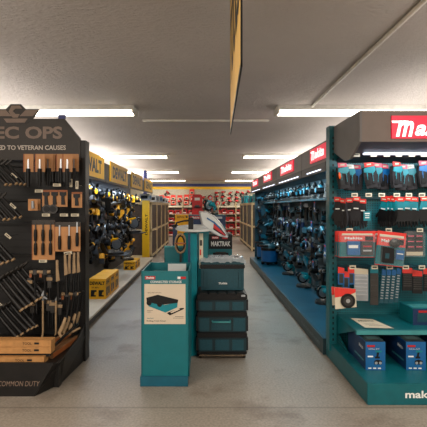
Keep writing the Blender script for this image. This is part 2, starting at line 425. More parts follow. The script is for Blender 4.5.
# gloves : row B
def glove(card, cuff, hand):
    k=Kind('work_glove_pair','gloves')
    g=MB().prism([(-.045,-.10),(.045,-.10),(.055,-.17),(.05,-.215),(-.045,-.22),(-.052,-.15)],.028,hand,'y',-.014)
    for q,(x,l) in enumerate(((-.038,.05),(-.013,.075),(.012,.07),(.036,.055))):
        g.tube([(x,0,-.20),(x+.002,-.004,-.20-l*.6),(x+.004,-.006,-.20-l)],[.0125,.012,.008],hand,n=6)
    g.tube([(-.045,0,-.13),(-.066,-.006,-.165),(-.07,-.008,-.19)],[.014,.013,.009],hand,n=6)
    k.part('glove', g)
    k.part('cuff', MB().prism([(-.026,-.01),(.03,-.012),(.044,-.11),(-.046,-.10)],.034,cuff,'y',-.017).b2((-.02,-.022,-.10),(.024,-.017,-.088),WHITE))
    k.part('header_card', MB().prism([(-.034,-.02),(.036,-.024),(.034,.018),(-.03,.024)],.006,card,'y',-.022).b2((-.02,-.0235,-.008),(.022,-.022,.004),PAPER))
    return k
G1=glove(REDC,CHARC,CHARC); G2=glove(REDC,TEALB,BLACK)
for i,px in enumerate([339,343,350,356,363]):
    G1.place((fx_(px,4.3),4.32-.03*(i%2),fz_(200,4.3)+random.uniform(-.02,.02)), f"dark grey work gloves on red card, {ORD[i]} from left beside bare pegboard", (0,random.uniform(-.15,.15),-.9 if i<2 else -.3), 1.0, group='grey gloves in the second row of the right end cap')
for i,px in enumerate([387,390,393,396,401,408,416,425,434]):
    G2.place((fx_(px,4.3),4.34-.02*(i%3),fz_(199,4.3)+.005*(i%2)), f"black work gloves with teal cuff, {ORD[i]} from the left right of the bare pegboard", (0,R(8) if i<4 else random.uniform(-.1,.1),-1.0 if i<4 else -.35), 1.02, group='teal cuffed gloves on the right end cap')
k=Kind('hang_tag','product tag'); k.part('tag', MB().b2((-.034,-.004,-.045),(.034,0,.045),TEALB).b2((-.02,-.006,0),(.02,-.004,.006),WHITE).b2((-.02,-.006,-.02),(.02,-.004,-.012),WHITE).b2((-.024,-.006,.018),(.024,-.004,.03),WHITE).cyl((0,0,.03),(0,.26,.03),.003,CHROME,n=5))
k.place((fx_(367,4.22),4.22,fz_(216,4.22)),'small bright teal tag hanging beside the grey gloves over bare pegboard')
# clamshells : row C
def clam(name,cat,w,h,insert):
    k=Kind(name,cat)
    k.part('backing_card', MB().b2((-w/2,-.006,-h),(w/2,0,0),REDC).b2((-w/2,-.0075,-h*.98),(w/2,-.006,-h*.42),TEALC if insert!='set' else STEELD).b2((-w*.42,-.0075,-h*.16),(w*.42,-.0062,-h*.09),PAPER))
    k.part('print', MB().text('Makita',(-w*.1,-.0078,-h*.27),h*.09,WHITE,'front',bold=.03,width=w*.5).b2((w*.22,-.008,-h*.36),(w*.44,-.0062,-h*.2),BLACK))
    k.part('blister', MB().prism([(-w*.47,-h*.97),(w*.47,-h*.97),(w*.47,-h*.12),(-w*.47,-h*.12)],.035,CLEAR,'y',-.042), .006)
    return k
k=clam('bit_set_pack','clamshell pack',.34,.25,'bits')
k.part('tool_case', MB().b2((-.10,-.036,-.225),(.02,-.008,-.095),BLUEC).b2((-.09,-.0375,-.16),(0,-.036,-.13),WHITE).b2((.03,-.036,-.225),(.14,-.008,-.095),STEELD).b2((.045,-.038,-.19),(.125,-.036,-.175),SILV).b2((.045,-.038,-.15),(.125,-.036,-.135),REDP), .004)
k.part('hook', MB().cyl((0,0,-.01),(0,.3,-.01),.0035,CHROME,n=5))
for i,(px,yy) in enumerate([(352,4.40),(354,4.30),(357,4.18)]):
    k.place((fx_(px,yy),yy,fz_(231,yy)), f"wide red clamshell bit set pack, {['rearmost','middle','front'][i]} of its stack beside the teal post", (0,0,-.03), group='red clamshell bit set packs')
k=clam('battery_tool_pack','clamshell pack',.27,.32,'bat')
k.part('tool_case', MB().prism([(-.08,-.29),(.03,-.29),(.02,-.15),(-.09,-.14)],.04,BLACK,'y',-.044).ell((.03,-.02,-.10),(.055,.02,.045),STEELD).b2((.045,-.036,-.25),(.12,-.008,-.16),BLUEC).b2((.05,-.0375,-.20),(.11,-.036,-.19),WHITE).b2((-.06,-.046,-.25),(-.02,-.044,-.20),TEALD), .004)
k.part('hook', MB().cyl((0,0,-.01),(0,.3,-.01),.0035,CHROME,n=5))
k.place((fx_(392,4.14),4.14,fz_(232,4.14)),'tilted red and blue clamshell pack holding a black case',(0,R(6),0))
k=clam('slim_bit_pack','clamshell pack',.10,.24,'bat')
k.part('bit', MB().cyl((0,-.022,-.21),(0,-.022,-.08),.016,SILVP).cyl((0,-.022,-.08),(0,-.022,-.05),.008,CHROME), 0)
k.part('hook', MB().cyl((0,0,-.01),(0,.3,-.01),.0035,CHROME,n=5))
k.place((fx_(377,4.2),4.2,fz_(231,4.2)),'slim clamshell pack with a silver bit holder between the two large red clamshell packs')
k=Kind('socket_set','socket set')
sm=MB()
for a in range(3):
    for b in range(2): sm.b2((-.075+b*.08,-.045,-.065-a*.052),(-.005+b*.08,-.02,-.03-a*.052),STEELD).b2((-.07+b*.08,-.047,-.05-a*.052),(-.012+b*.08,-.045,-.042-a*.052),PINK)
k.part('case', MB().b2((-.095,-.02,-.24),(.095,0,0),DKBR),.006)
k.part('sockets', sm); k.part('label_strip', MB().b2((-.075,-.024,-.235),(.085,-.02,-.20),PAPER)); k.part('blister', MB().b2((-.1,-.05,-.25),(.1,-.003,.0),CLEAR),.01)
k.part('hook', MB().cyl((0,0,-.01),(0,.22,-.01),.0035,CHROME,n=5))
k.place((fx_(413,4.28),4.28,fz_(231,4.28)),'dark boxed socket set with a cream strip right of the tilted clamshell pack')
# row D : blades, drill bits
def pack(name,cat,w,h,card,body,sub,depth=.02,ribs=0):
    k=Kind(name,cat)
    k.part('header_card', MB().prism([(-w/2,-.05),(w/2,-.05),(w/2,.0),(-w/2,.012)],.006,card,'y',-.012))
    b=MB().prism([(-w/2,-.05),(w/2,-.05),(w/2,-h),(-w/2,-h)],depth,body,'y',-depth+.003)
    if ribs:
        for q in range(ribs): b.b2((-w/2+.008,-depth-.003,-.07-q*(h-.09)/ribs),(w/2-.008,-depth+.003,-.06-q*(h-.09)/ribs),sub)
    else:
        b.b2((-w*.3,-depth-.002,-h*.9),(w*.3,-depth+.003,-h*.35),sub)
    k.part(cat.replace(' ','_'), b)
    k.part('hook', MB().cyl((0,0,-.006),(0,.22,-.006),.0035,CHROME,n=5))
    return k
D1=pack('screwdriver_bit_pack','bit pack',.06,.16,REDC,BLUEC,STEELD)
D2=pack('saw_blade_pack','blade pack',.13,.31,PAPER,SILVP,SILV,.02,6)
D3=pack('jigsaw_blade_pack','blade pack',.075,.36,TEALB,DKBR,STEELD,.02,5)
D4=pack('file_blade_pack','blade pack',.04,.33,BLUEC,TEALD,SILVP,.012,9)
D5=pack('drill_bit_pack','bit pack',.09,.22,REDC,BLACK,STEELD,.02,6)
seq=[(D1,341,268,'short red and blue bit pack'),(D1,346,272,'low red and blue bit pack'),(D1,351,268,'blue bit pack on a red card'),(D2,361,269,'wide silver saw blade pack'),(D3,374,268,'tall dark brown blade pack'),
     (D4,384,270,'narrow teal blade strip'),(D4,389,270,'narrow ribbed blade strip'),(D4,394,270,'narrow slanted blade strip'),(D4,399,269,'narrow grey-teal blade strip'),(D5,407,268,'red-topped dark drill bit pack'),(D5,417,271,'dark drill bit pack with grey ribs'),(D5,428,269,'dark drill bit pack at the frame edge')]
for i,(kk,px,py,lb) in enumerate(seq):
    kk.place((fx_(px,4.34),4.34,fz_(py,4.34)), f"{lb}, {ORD[i]} from left in lowest hanging row", (0,R(5) if kk is D4 else 0,-.2))
k=Kind('cutting_disc_pack','disc pack')
k.part('card', MB().prism([(-.10,-.19),(.10,-.17),(.09,0),(-.11,.01)],.006,PAPER,'y',0).prism([(-.105,-.08),(.02,-.06),(.09,-.03),(.09,0),(-.11,.01)],.003,REDC,'y',-.003))
k.part('disc', MB().cyl((.015,-.004,-.11),(.015,-.014,-.11),.068,BLACK,n=24).cyl((.015,-.014,-.11),(.015,-.016,-.11),.02,SILV,n=12).cyl((.015,-.014,-.11),(.015,-.015,-.11),.045,STEELD,n=20))
k.part('hook', MB().cyl((0,.2,-.01),(0,0,-.01),.0035,CHROME,n=5))
k.place((fx_(342,4.25),4.25,fz_(288,4.25)),'red carded pack partly hidden behind the front cutting disc pack at the end cap post',(0,0,-.2),.9)
k.place((fx_(346,4.14),4.14,fz_(289,4.14)),'red carded black cutting disc hanging lowest beside the teal end cap post')
# sheet on shelf
k=Kind('paper_notice','notice'); k.part('sheet', MB().add([(1.44,3.96,.0),(1.69,3.93,.0),(1.62,4.26,.0),(1.42,4.30,.0)],[(0,1,2,3)],PAPER))
k.part('lettering', MB().b2((1.50,4.02,.0008),(1.62,4.025,.001),STEELD).b2((1.48,4.06,.0008),(1.60,4.065,.001),STEELD).b2((1.48,4.10,.0008),(1.58,4.105,.001),STEELD).text('Makita',(1.53,4.19,.001),.04,BLACK,'up',bold=.02))
k.place((0,0,.465),'cream printed paper notice lying on the teal end cap shelf')
# carton on shelf
def carton(name,cat,w,d,h,main,side,topm,extra=None,bevel=.003):
    k=Kind(name,cat)
    k.part('carton', MB().b2((-w/2,0,0),(w/2,d,h),main).b2((-w/2-.001,.002,.002),(-w/2,d-.002,h-.002),side).b2((-w/2+.002,.002,h),(w/2-.002,d-.002,h+.001),topm))
    if extra: extra(k)
    return k
def ex(k):
    k.part('print', MB().b2((-.11,-.002,.03),(.11,0,.11),TEALD).b2((-.10,-.003,.115),(.0,-.002,.135),REDP).b2((-.12,.05,.151),(.10,.20,.152),TEALHI).b2((.02,-.003,.04),(.1,-.002,.10),SILVP))
carton('accessory_carton','carton',.30,.28,.15,BLUED,TEALC,TEALC,ex).place((fx_(411,4.1)+.15,4.06,.46),'teal and blue accessory carton lying on the right end of the end cap shelf')
# drill kit cartons at the bottom
def ex2(k):
    def dr(mb):
        mb.cyl((-.005,-.002,.15),(.03,-.002,.15),.012,BLACK,n=8)
    p=MB().b2((-.07,-.0015,.195),(-.005,0,.212),REDP).text('DRILL KIT',(-.012,-.002,.18),.009,WHITE,'front',width=.09).b2((-.065,-.0015,.11),(-.02,0,.122),WHITE)
    p.prism([(.0,.150),(.05,.152),(.055,.165),(.0,.168)],.002,TEALB,'y',-.002).prism([(.012,.152),(.03,.152),(.022,.115),(.006,.115)],.002,BLACK,'y',-.002).prism([(-.005,.10),(.035,.10),(.035,.116),(-.005,.116)],.002,BLACK,'y',-.002)
    p.prism([(-.01,.05),(.05,.05),(.055,.08),(.02,.09),(-.01,.08)],.002,BLACK,'y',-.002).cyl((.005,-.003,.062),(.005,-.001,.062),.012,SILVP,n=10).cyl((.04,-.003,.062),(.04,-.001,.062),.012,SILVP,n=10)
    for q in range(3): p.b2((-.06+q*.04,-.0015,.012),(-.035+q*.04,0,.022),WHITE)
    k.part('print', p)
    k.part('side_print', MB().text('Makita',(-.0835,.12,.17),.03,WHITE,'left',bold=.02).b2((-.0835,.05,.06),(-.0825,.30,.075),TEALHI))
    k.part('top_window', MB().b2((-.078,.01,.237),(.078,.44,.243),BLACK).b2((-.05,.05,.243),(.05,.2,.246),STEELD))
DK=carton('drill_kit_carton','carton',.165,.5,.24,BLUEC,BLUED,BLACK,ex2)
for i,px in enumerate([375.5,416,457]):
    DK.place((fx_(px,3.72),3.72,.17), ['blue drill kit carton on the end cap base under the shelf, nearest the aisle corner','blue drill kit carton on the end cap base, beside the one at the corner','blue drill kit carton at the right edge of the end cap base'][i],(0,0,-.03), group='blue drill kit cartons on the end cap base')

PLINTH=mat('slate_plinth_paint',(34,58,64),.42)
STEELG=mat('faded_lettering',(120,132,134),.5)
TEALM=mat('teal_tool_plastic',(0,98,122),.35)
# ================================================================ hand tool kinds
def brk(): return MB().cyl((0,0,.02),(0,-.09,.02),.005,CHROME,n=5)
def drill(main,trim):
    k=Kind('cordless_drill','drill')
    k.part('body', MB().cyl((-.075,-.09,.05),(.045,-.09,.05),.036,main,n=10).tube([(-.02,-.09,.04),(-.03,-.09,-.02),(-.036,-.09,-.085)],[.026,.021,.024],BLACK,n=8).cyl((-.085,-.09,.05),(-.07,-.09,.05),.028,BLACK,n=10),0)
    k.part('chuck', MB().cyl((.045,-.09,.05),(.08,-.09,.05),.027,trim,r1=.024,n=10).cyl((.08,-.09,.05),(.12,-.09,.05),.022,BLACK,r1=.012,n=10))
    k.part('battery', MB().b2((-.085,-.125,-.135),(.03,-.055,-.085),BLACK).b2((-.08,-.12,-.10),(.025,-.06,-.086),main),.005)
    k.part('bracket', brk()); return k
def csaw(main,trim):
    k=Kind('circular_saw','circular saw')
    g=MB().cyl((.03,-.05,.0),(.03,-.085,.0),.105,SILV,n=20).cyl((.03,-.085,0),(.03,-.09,0),.05,trim,n=14)
    k.part('blade_guard', g)
    k.part('body', MB().cyl((.01,-.085,.015),(.01,-.19,.015),.042,BLACK,n=12).ell((-.03,-.12,.05),(.06,.035,.045),main).cyl((.01,-.19,.015),(.01,-.20,.015),.03,main,n=10))
    k.part('handle', MB().tube([(.06,-.12,.09),(0,-.12,.13),(-.09,-.12,.10),(-.12,-.12,.02),(-.09,-.12,-.02)],.017,BLACK,n=7))
    k.part('shoe', MB().box((0,-.10,-.075),(.28,.12,.006),STEELD,rot=(0,R(8),0)))
    k.part('bracket', brk()); return k
def grinder(main,trim):
    k=Kind('angle_grinder','grinder')
    k.part('body', MB().cyl((0,-.08,-.13),(.0,-.08,.0),.028,BLACK,n=10).cyl((0,-.08,.0),(.0,-.08,.08),.031,main,r1=.034,n=10).b2((-.03,-.11,-.19),(.03,-.05,-.13),BLACK))
    k.part('head', MB().b2((-.03,-.115,.08),(.03,-.055,.14),SILVP),.006)
    k.part('disc', MB().cyl((0,-.116,.11),(0,-.122,.11),.06,STEELD,n=18).cyl((0,-.122,.11),(0,-.128,.11),.018,SILV,n=8))
    k.part('bracket', brk()); return k
def recip(main,trim):
    k=Kind('reciprocating_saw','reciprocating saw')
    k.part('body', MB().prism([(-.17,-.02),(-.17,.05),(-.08,.06),(.08,.035),(.08,-.035),(-.06,-.03)],.06,main,'y',-.115),.006)
    k.part('nose', MB().b2((.08,-.11,-.025),(.13,-.06,.028),BLACK))
    k.part('blade', MB().prism([(.13,-.008),(.27,-.004),(.27,.004),(.13,.014)],.003,SILV,'y',-.088))
    k.part('battery', MB().b2((-.17,-.125,-.09),(-.08,-.055,-.025),BLACK).b2((-.165,-.127,-.04),(-.085,-.053,-.026),main),.004)
    k.part('bracket', brk()); return k
def sander(main,trim):
    k=Kind('palm_sander','sander')
    k.part('body', MB().ell((0,-.09,.03),(.06,.055,.06),main).cyl((0,-.09,-.04),(0,-.09,.02),.05,main,r1=.056,n=12))
    k.part('pad', MB().cyl((0,-.09,-.075),(0,-.09,-.04),.062,BLACK,n=14))
    k.part('battery', MB().b2((-.11,-.12,-.01),(-.05,-.06,.05),BLACK),.004)
    k.part('bracket', brk()); return k
def mitre(main,trim):
    k=Kind('mitre_saw','mitre saw')
    k.part('base', MB().cyl((0,0,0),(0,0,.05),.19,STEELD,n=24).b2((-.28,-.06,.01),(.28,.08,.05),STEELD),.004)
    k.part('fence', MB().b2((-.27,.05,.05),(-.03,.08,.12),SILV).b2((.03,.05,.05),(.27,.08,.12),SILV))
    k.part('arm', MB().tube([(0,.16,.05),(0,.20,.20),(0,.08,.34),(0,-.06,.36)],[.045,.04,.035,.03],main,n=8))
    k.part('blade_guard', MB().cyl((-.02,-.02,.24),(.02,-.02,.24),.14,BLACK,n=22).cyl((.02,-.02,.24),(.024,-.02,.24),.10,SILV,n=20).cyl((-.024,-.02,.24),(-.02,-.02,.24),.12,SILV,n=20))
    k.part('motor', MB().cyl((.02,.02,.27),(.16,.02,.27),.055,main,n=12))
    k.part('handle', MB().tube([(0,-.10,.38),(0,-.18,.37),(0,-.20,.30),(0,-.14,.27)],.017,BLACK,n=7))
    return k
def vac(main):
    k=Kind('shop_vacuum','vacuum')
    k.part('tank', MB().cyl((0,0,.08),(0,0,.34),.19,BLUEC,r1=.20,n=18),0)
    k.part('lid', MB().cyl((0,0,.34),(0,0,.40),.205,BLACK,n=18).ell((0,0,.40),(.17,.17,.10),main,14,6,True))
    k.part('hose', MB().tube([(math.cos(t)*.23,math.sin(t)*.23,.42+.02*t/3) for t in [q*.5 for q in range(12)]],.022,BLACK,n=7))
    for a in (.7,2.3,3.9,5.4): k.part('wheel', MB().cyl((.16*math.cos(a)-.015,.16*math.sin(a),.04),(.16*math.cos(a)+.015,.16*math.sin(a),.04),.04,BLACK,n=12))
    k.part('tank_bracket', MB().cyl((0,0,.05),(0,0,.09),.17,BLACK,n=18))
    return k

# ================================================================ RIGHT AISLE
BW=2.1
for b in range(4):
    y0=(4.62,5.78,7.85,9.95)[b]; y1=(5.78,7.85,9.95,12.2)[b]
    k=Kind('aisle_display','store display')
    k.part('base', MB().b2((EX0-.03,y0,0),(1.9,y1,.165),PLINTH).b2((EX0-.01,y0+.002,.165),(1.88,y1-.002,.17),DECKB).b2((EX0-.03,y0,.165),(EX0-.01,y1,.17),TEALD))
    k.part('lettering', MB().text('makitatools.com',(EX0-.032,(y0+y1)/2,.085),.05,STEELG,'left',width=.9))
    k.part('back_panel', MB().b2((1.88,y0,.17),(1.92,y1,2.24),BOARDT))
    rr=MB()
    for z in (1.66,1.30,.98,.68): rr.b2((1.80,y0+.01,z-.012),(1.88,y1-.01,z+.008),TEALD)
    k.part('rail', rr)
    k.part('top_shelf', MB().b2((1.62,y0+.01,1.655),(1.80,y1-.01,1.665),BLACKM).b2((1.61,y0+.01,1.645),(1.62,y1-.01,1.67),TEALD))
    k.part('header', MB().b2((EX0,y0+.01,2.03),(EX0+.02,y1-.01,2.25),HDRG).b2((EX0+.02,y0+.01,2.235),(1.88,y1-.01,2.25),HDRG))
    k.part('soffit', MB().prism([(EX0,1.93),(EX0,2.03),(1.88,2.03),(1.88,1.99),(EX0+.1,1.93)],y1-y0-.02,SOFF,'y',y0+.01))
    k.part('light_strip', MB().b2((EX0-.004,y0+.2,1.955),(EX0,y1-.3,1.966),LED))
    s0=(4.57,6.28,8.34,10.5)[b]; sl=(.70,1.07,1.12,1.1)[b]
    s_=k.part('header_sign', MB().b2((EX0-.014,s0,2.065),(EX0,s0+sl,2.225),RED))
    mm=MB(); logo(mm,(EX0-.016,s0+sl/2,2.145),.105,WHITEP,'left',width=sl*.8)
    k.part('lettering', mm, parent=s_, label='white maker lettering on the red sign')
    k.place((0,0,0), f"teal aisle display bay with red sign, {ORD[b]} behind the right end cap")
    # lamp under the header
    ld=bpy.data.lights.new('strip_lamp','AREA'); ld.shape='RECTANGLE'; ld.size=.06; ld.size_y=1.6; ld.energy=11; ld.color=(.6,.88,1)
    lo=bpy.data.objects.new('strip_lamp',ld); COL.objects.link(lo); lo.location=(EX0+.2,(y0+y1)/2,1.90); lo.rotation_euler=(0,R(-25),0)
ld=bpy.data.lights.new('strip_lamp','AREA'); ld.shape='RECTANGLE'; ld.size=1.0; ld.size_y=.06; ld.energy=7; ld.color=(.86,.93,1)
lo=bpy.data.objects.new('strip_lamp',ld); COL.objects.link(lo); lo.location=(1.95,3.98,2.03); lo.rotation_euler=(R(22),0,0)

KT=[drill(TEALM,BLACK),csaw(TEALM,SILVP),grinder(BLUED,BLACK),recip(TEALM,SILVP),sander(TEALM,BLACK),csaw(BLACK,TEALM),drill(BLACK,SILVP),grinder(BLACK,SILV)]
NT=['teal cordless drill','teal circular saw with silver guard','blue angle grinder','teal reciprocating saw','dark teal palm sander','black circular saw with silver guard','black cordless drill','black angle grinder']
rows_t=[('top',1.77,[1,5,1,5,4,1]),('second',1.46,[0,2,6,7,3]),('third',1.14,[3,0,7,6,2,0]),('fourth',.84,[1,6,5,2,7]),('lowest',.53,[5,3,1,6])]
for rn,z,seq in rows_t:
    n=0; y=4.86
    while y<12.1:
        q=random.choice(seq)
        jx=random.uniform(-.04,.04)
        if z>1.7: xb=1.80; zz=z
        else: xb=1.885; zz=z+random.uniform(-.05,.05)
        KT[q].place((xb,y+jx,zz), f"{NT[q]}, {ORD[n]} along the {rn} row of right aisle board", (0,random.uniform(-.5,.5) if z<1.7 else 0,R(-90)+random.uniform(-.3,.3)), 1.12, group='tools on the right aisle board')
        y+=.36; n+=1
# blue information cards
k=Kind('information_card','product card'); k.part('card', MB().b2((-.04,-.004,-.09),(.04,0,.09),BLUEC).b2((-.03,-.005,.05),(.03,-.004,.075),REDC).b2((-.03,-.005,-.05),(.03,-.004,-.02),WHITE))
n=0
for z,ys in ((1.56,[5.1,5.95,6.9,7.9,9.0,10.2]),(1.24,[5.3,6.2,7.1,8.2,9.6]),(.93,[5.0,5.6,6.3,7.5,8.8]),(.62,[5.2,6.0,7.0,8.1])):
    for i,y in enumerate(ys):
        k.place((1.72,y,z), f"blue product card, {ORD[i]} along the {['upper','second','third','lowest'][[1.56,1.24,.93,.62].index(z)]} line on the right aisle board",(0,0,R(-90)),group='blue product cards on the right aisle board')
# items on deck
MS=mitre(TEALB,BLACK); VC=vac(TEALD)
for i,(x,y) in enumerate([(1.70,6.3),(1.70,7.6),(1.70,9.0)]):
    MS.place((x,y,.17), f"teal mitre saw standing on the blue aisle deck, {ORD[i]} from the near end",(0,0,R(-80)),.66,group='mitre saws on the right aisle deck')
for i,(x,y) in enumerate([(1.55,10.6),(1.56,11.6)]):
    VC.place((x,y,.17), f"blue shop vacuum at the far end of the right aisle deck, {ORD[i]} from near side",(0,0,R(-60)),1.0,group='vacuums at the far end of the right aisle deck')

k=Kind('aisle_end_panel','display panel')
k.part('panel', MB().b2((1.40,12.22,0),(1.95,12.27,2.0),BOARDT),.003); k.part('edge', MB().b2((1.385,12.21,0),(1.405,12.28,2.0),TEALD))
k.place((0,0,0),'dark teal panel closing the far end of the right aisle displays')
for i,(x,z,q) in enumerate([(1.52,1.75,0),(1.74,1.72,3),(1.50,1.42,2),(1.72,1.38,0),(1.52,1.08,6),(1.74,1.02,0),(1.52,.76,2),(1.72,.70,3)]):
    KT[q].place((x,12.215,z), f"{NT[q]} on the far end panel of the right aisle, {ORD[i]} counted downward",(0,random.uniform(-.4,.4),0),1.15,group='tools on the far end panel of the right aisle')
# ================================================================ LEFT AISLE
for b in range(4):
    y0=4.62+b*1.95; y1=y0+1.95
    k=Kind('aisle_display','store display')
    k.part('base', MB().b2((-2.1,y0,.02),(-1.50,y1,.10),BLACKM).b2((-2.1,y0,.0),(-1.52,y1,.02),BLACKM))
    k.part('deck', MB().b2((-2.1,y0+.002,.10),(-1.47,y1-.002,.13),BEIGE), .003)
    k.part('back_panel', MB().b2((-2.14,y0,.13),(-2.10,y1,2.24),SLATD))
    rr=MB()
    for z in (1.60,1.28,.98,.70): rr.b2((-2.10,y0+.01,z-.012),(-2.03,y1-.01,z+.008),BLACKM)
    k.part('rail', rr)
    k.part('header', MB().b2((-1.50,y0+.01,1.92),(-1.48,y1-.01,2.20),BLACKM).b2((-2.1,y0+.01,2.18),(-1.50,y1-.01,2.2),BLACKM))
    k.part('light_strip', MB().b2((-1.56,y0+.1,2.15),(-1.52,y1-.1,2.165),LED))
    s0=4.87+b*1.95
    s_=k.part('header_sign', MB().b2((-1.48,s0,1.95),(-1.464,s0+1.52,2.26),YELS))
    k.part('lettering', MB().text('DEWALT',(-1.462,s0+.76,2.105),.19,BLACK,'right',bold=.045,width=1.2), parent=s_, label='black maker lettering on the yellow sign')
    k.place((0,0,0), f"black aisle display bay with yellow sign, {ORD[b]} behind the left end cap")
    ld=bpy.data.lights.new('strip_lamp','AREA'); ld.shape='RECTANGLE'; ld.size=.06; ld.size_y=1.6; ld.energy=12; ld.color=(.66,.82,1)
    lo=bpy.data.objects.new('strip_lamp',ld); COL.objects.link(lo); lo.location=(-1.68,(y0+y1)/2,1.90); lo.rotation_euler=(0,R(25),0)
KY=[drill(YEL,BLACK),csaw(YEL,BLACK),grinder(YEL,BLACK),recip(YEL,BLACK),sander(YEL,BLACK),csaw(BLACK,YEL),drill(BLACK,YEL)]
NY=['yellow cordless drill','yellow circular saw with silver guard','yellow angle grinder','yellow reciprocating saw','yellow palm sander','black circular saw with silver guard','black cordless drill']
for rn,z,seq in [('top',1.74,[5,5,1,6,4]),('second',1.42,[0,5,6,3,6,2]),('third',1.12,[3,6,1,6,5]),('fourth',.84,[6,0,5,2,6]),('lowest',.56,[0,3,4,6])]:
    n=0; y=6.0
    while y<12.1:
        if z<.7 and y<8.2: y+=.4; continue
        q=random.choice(seq)
        KY[q].place((-2.08 if z<1.7 else -2.02,y+random.uniform(-.04,.04),z+random.uniform(-.05,.05)), f"{NY[q]}, {ORD[n]} along the {rn} row of left aisle board", (0,random.uniform(-.6,.6),R(90)+random.uniform(-.3,.3)), 1.4, group='tools on the left aisle board')
        y+=.39; n+=1
# yellow cartons on the deck
def ex3(k):
    p=MB().text('DEWALT',(0,-.0015,.245),.055,BLACK,'front',bold=.05,width=.23).text('20V MAX',(-.03,-.0015,.18),.025,BLACK,'front',bold=.01,width=.12)
    p.prism([(-.10,.04),(-.02,.04),(-.02,.06),(-.05,.065),(-.04,.11),(-.01,.115),(-.01,.14),(-.10,.14)],.002,BLACK,'y',-.002)
    p.prism([(.02,.04),(.10,.04),(.10,.06),(.07,.065),(.08,.11),(.10,.115),(.10,.14),(.02,.14)],.002,BLACK,'y',-.002)
    k.part('print', p)
    k.part('side_print', MB().text('DEWALT',(.1315,.17,.245),.055,BLACK,'right',bold=.05,width=.26).prism([(.05,.04),(.15,.04),(.13,.10),(.16,.17),(.05,.17)],.002,BLACK,'x',.13).b2((.13,.2,.05),(.132,.29,.16),BLACK))
DC=carton('tool_carton','carton',.26,.345,.31,YELC,YELC,YELC,ex3)
for i in range(3):
    DC.place((-1.66,6.78+i*.355,.13), f"yellow tool carton on the cream deck, {['nearest','middle','farthest'][i]} of the row of three",(0,0,.02),group='yellow tool cartons in a row')
for i,y in enumerate([9.9,10.3]):
    DC.place((-1.70,y,.13), f"low yellow tool carton far down the left deck, {['nearer','farther'][i]} of the pair",(0,0,.02),(1,1,.62))
MY=mitre(YEL,BLACK)
MY.place((-1.78,10.2,.325),'yellow and silver mitre saw resting on the small yellow cartons',(0,0,R(80)),.7)
MY.place((-1.80,8.9,.60),'yellow mitre saw on a display shelf of the left aisle board',(0,0,R(75)),.85)
o=newobj('display_shelf', MB().b2((-2.1,8.6,.58),(-1.55,9.25,.60),BLACKM).mesh('display_shelf')); setp(o,'small black shelf under the yellow mitre saw on the left aisle board','shelf')
MY.place((-1.82,11.2,.90),'yellow mitre saw on a shelf at the far end of the left aisle board',(0,0,R(75)),1.0)
o=newobj('display_shelf', MB().b2((-2.1,10.9,.88),(-1.55,11.55,.90),BLACKM).mesh('display_shelf')); setp(o,'small black shelf under the far yellow mitre saw','shelf')

# cabinets, left and right
def cabinet(side, X, y0, y1, msh, label):
    s=1 if side=='right' else -1   # front faces the centre
    k=Kind('storage_cabinet','cabinet'); xf=X; xb=X+s*.7; H=1.68
    fr=MB()
    for y in (y0+.03,y1-.03):
        for x in (xf+s*.03,xb-s*.03): fr.box((x,y,H/2),(.06,.06,H),BEIGEF)
    for z in (.10,.86,H-.03):
        fr.box((xf+s*.03,(y0+y1)/2,z),(.05,y1-y0,.06),BEIGEF)
        fr.box(((xf+xb)/2,y0+.03,z),(.7,.05,.06),BEIGEF)
    k.part('frame', fr)
    k.part('mesh_panel', MB().box((xf+s*.035,(y0+y1)/2,H/2+.03),(.012,y1-y0-.06,H-.12),msh).box(((xf+xb)/2,y0+.04,H/2+.03),(.64,.012,H-.12),msh))
    k.part('top', MB().box(((xf+xb)/2,(y0+y1)/2,H+.01),(.72,y1-y0,.03),BEIGEF))
    k.part('kick', MB().box(((xf+xb)/2,(y0+y1)/2,.035),(.66,y1-y0-.02,.07),BLACKM))
    k.place((0,0,0),label)
for i in range(4):
    cabinet('left',-1.56,12.9+i*1.5,12.9+(i+1)*1.5-.02,MESHB, f"brown mesh cabinet with beige frame, {ORD[i]} behind the yellow panel")
for i in range(3):
    cabinet('right',1.62,15.4+i*1.7,15.4+(i+1)*1.7-.02,MESHG, f"grey mesh cabinet with beige frame, {ORD[i]} from the near end")
k=Kind('aisle_end_panel','display panel')
k.part('panel', MB().b2((-1.80,12.60,0),(-1.60,12.74,1.74),YELS),.004)
rotv=Matrix(((0,1,0),(0,0,-1),(-1,0,0)))
def vface():   # reads downward, faces -Y
    return Matrix(((0,1,0),(0,0,-1),(-1,0,0)))
tv=Matrix(((0,-1,0),(0,0,-1),(1,0,0)))
k.part('lettering', MB().text('DEWALT',(-1.68,12.598,1.05),.07,BLACK,tv,bold=.02,width=.6))
k.place((0,0,0),'tall yellow panel with black vertical lettering ending the left tool board')
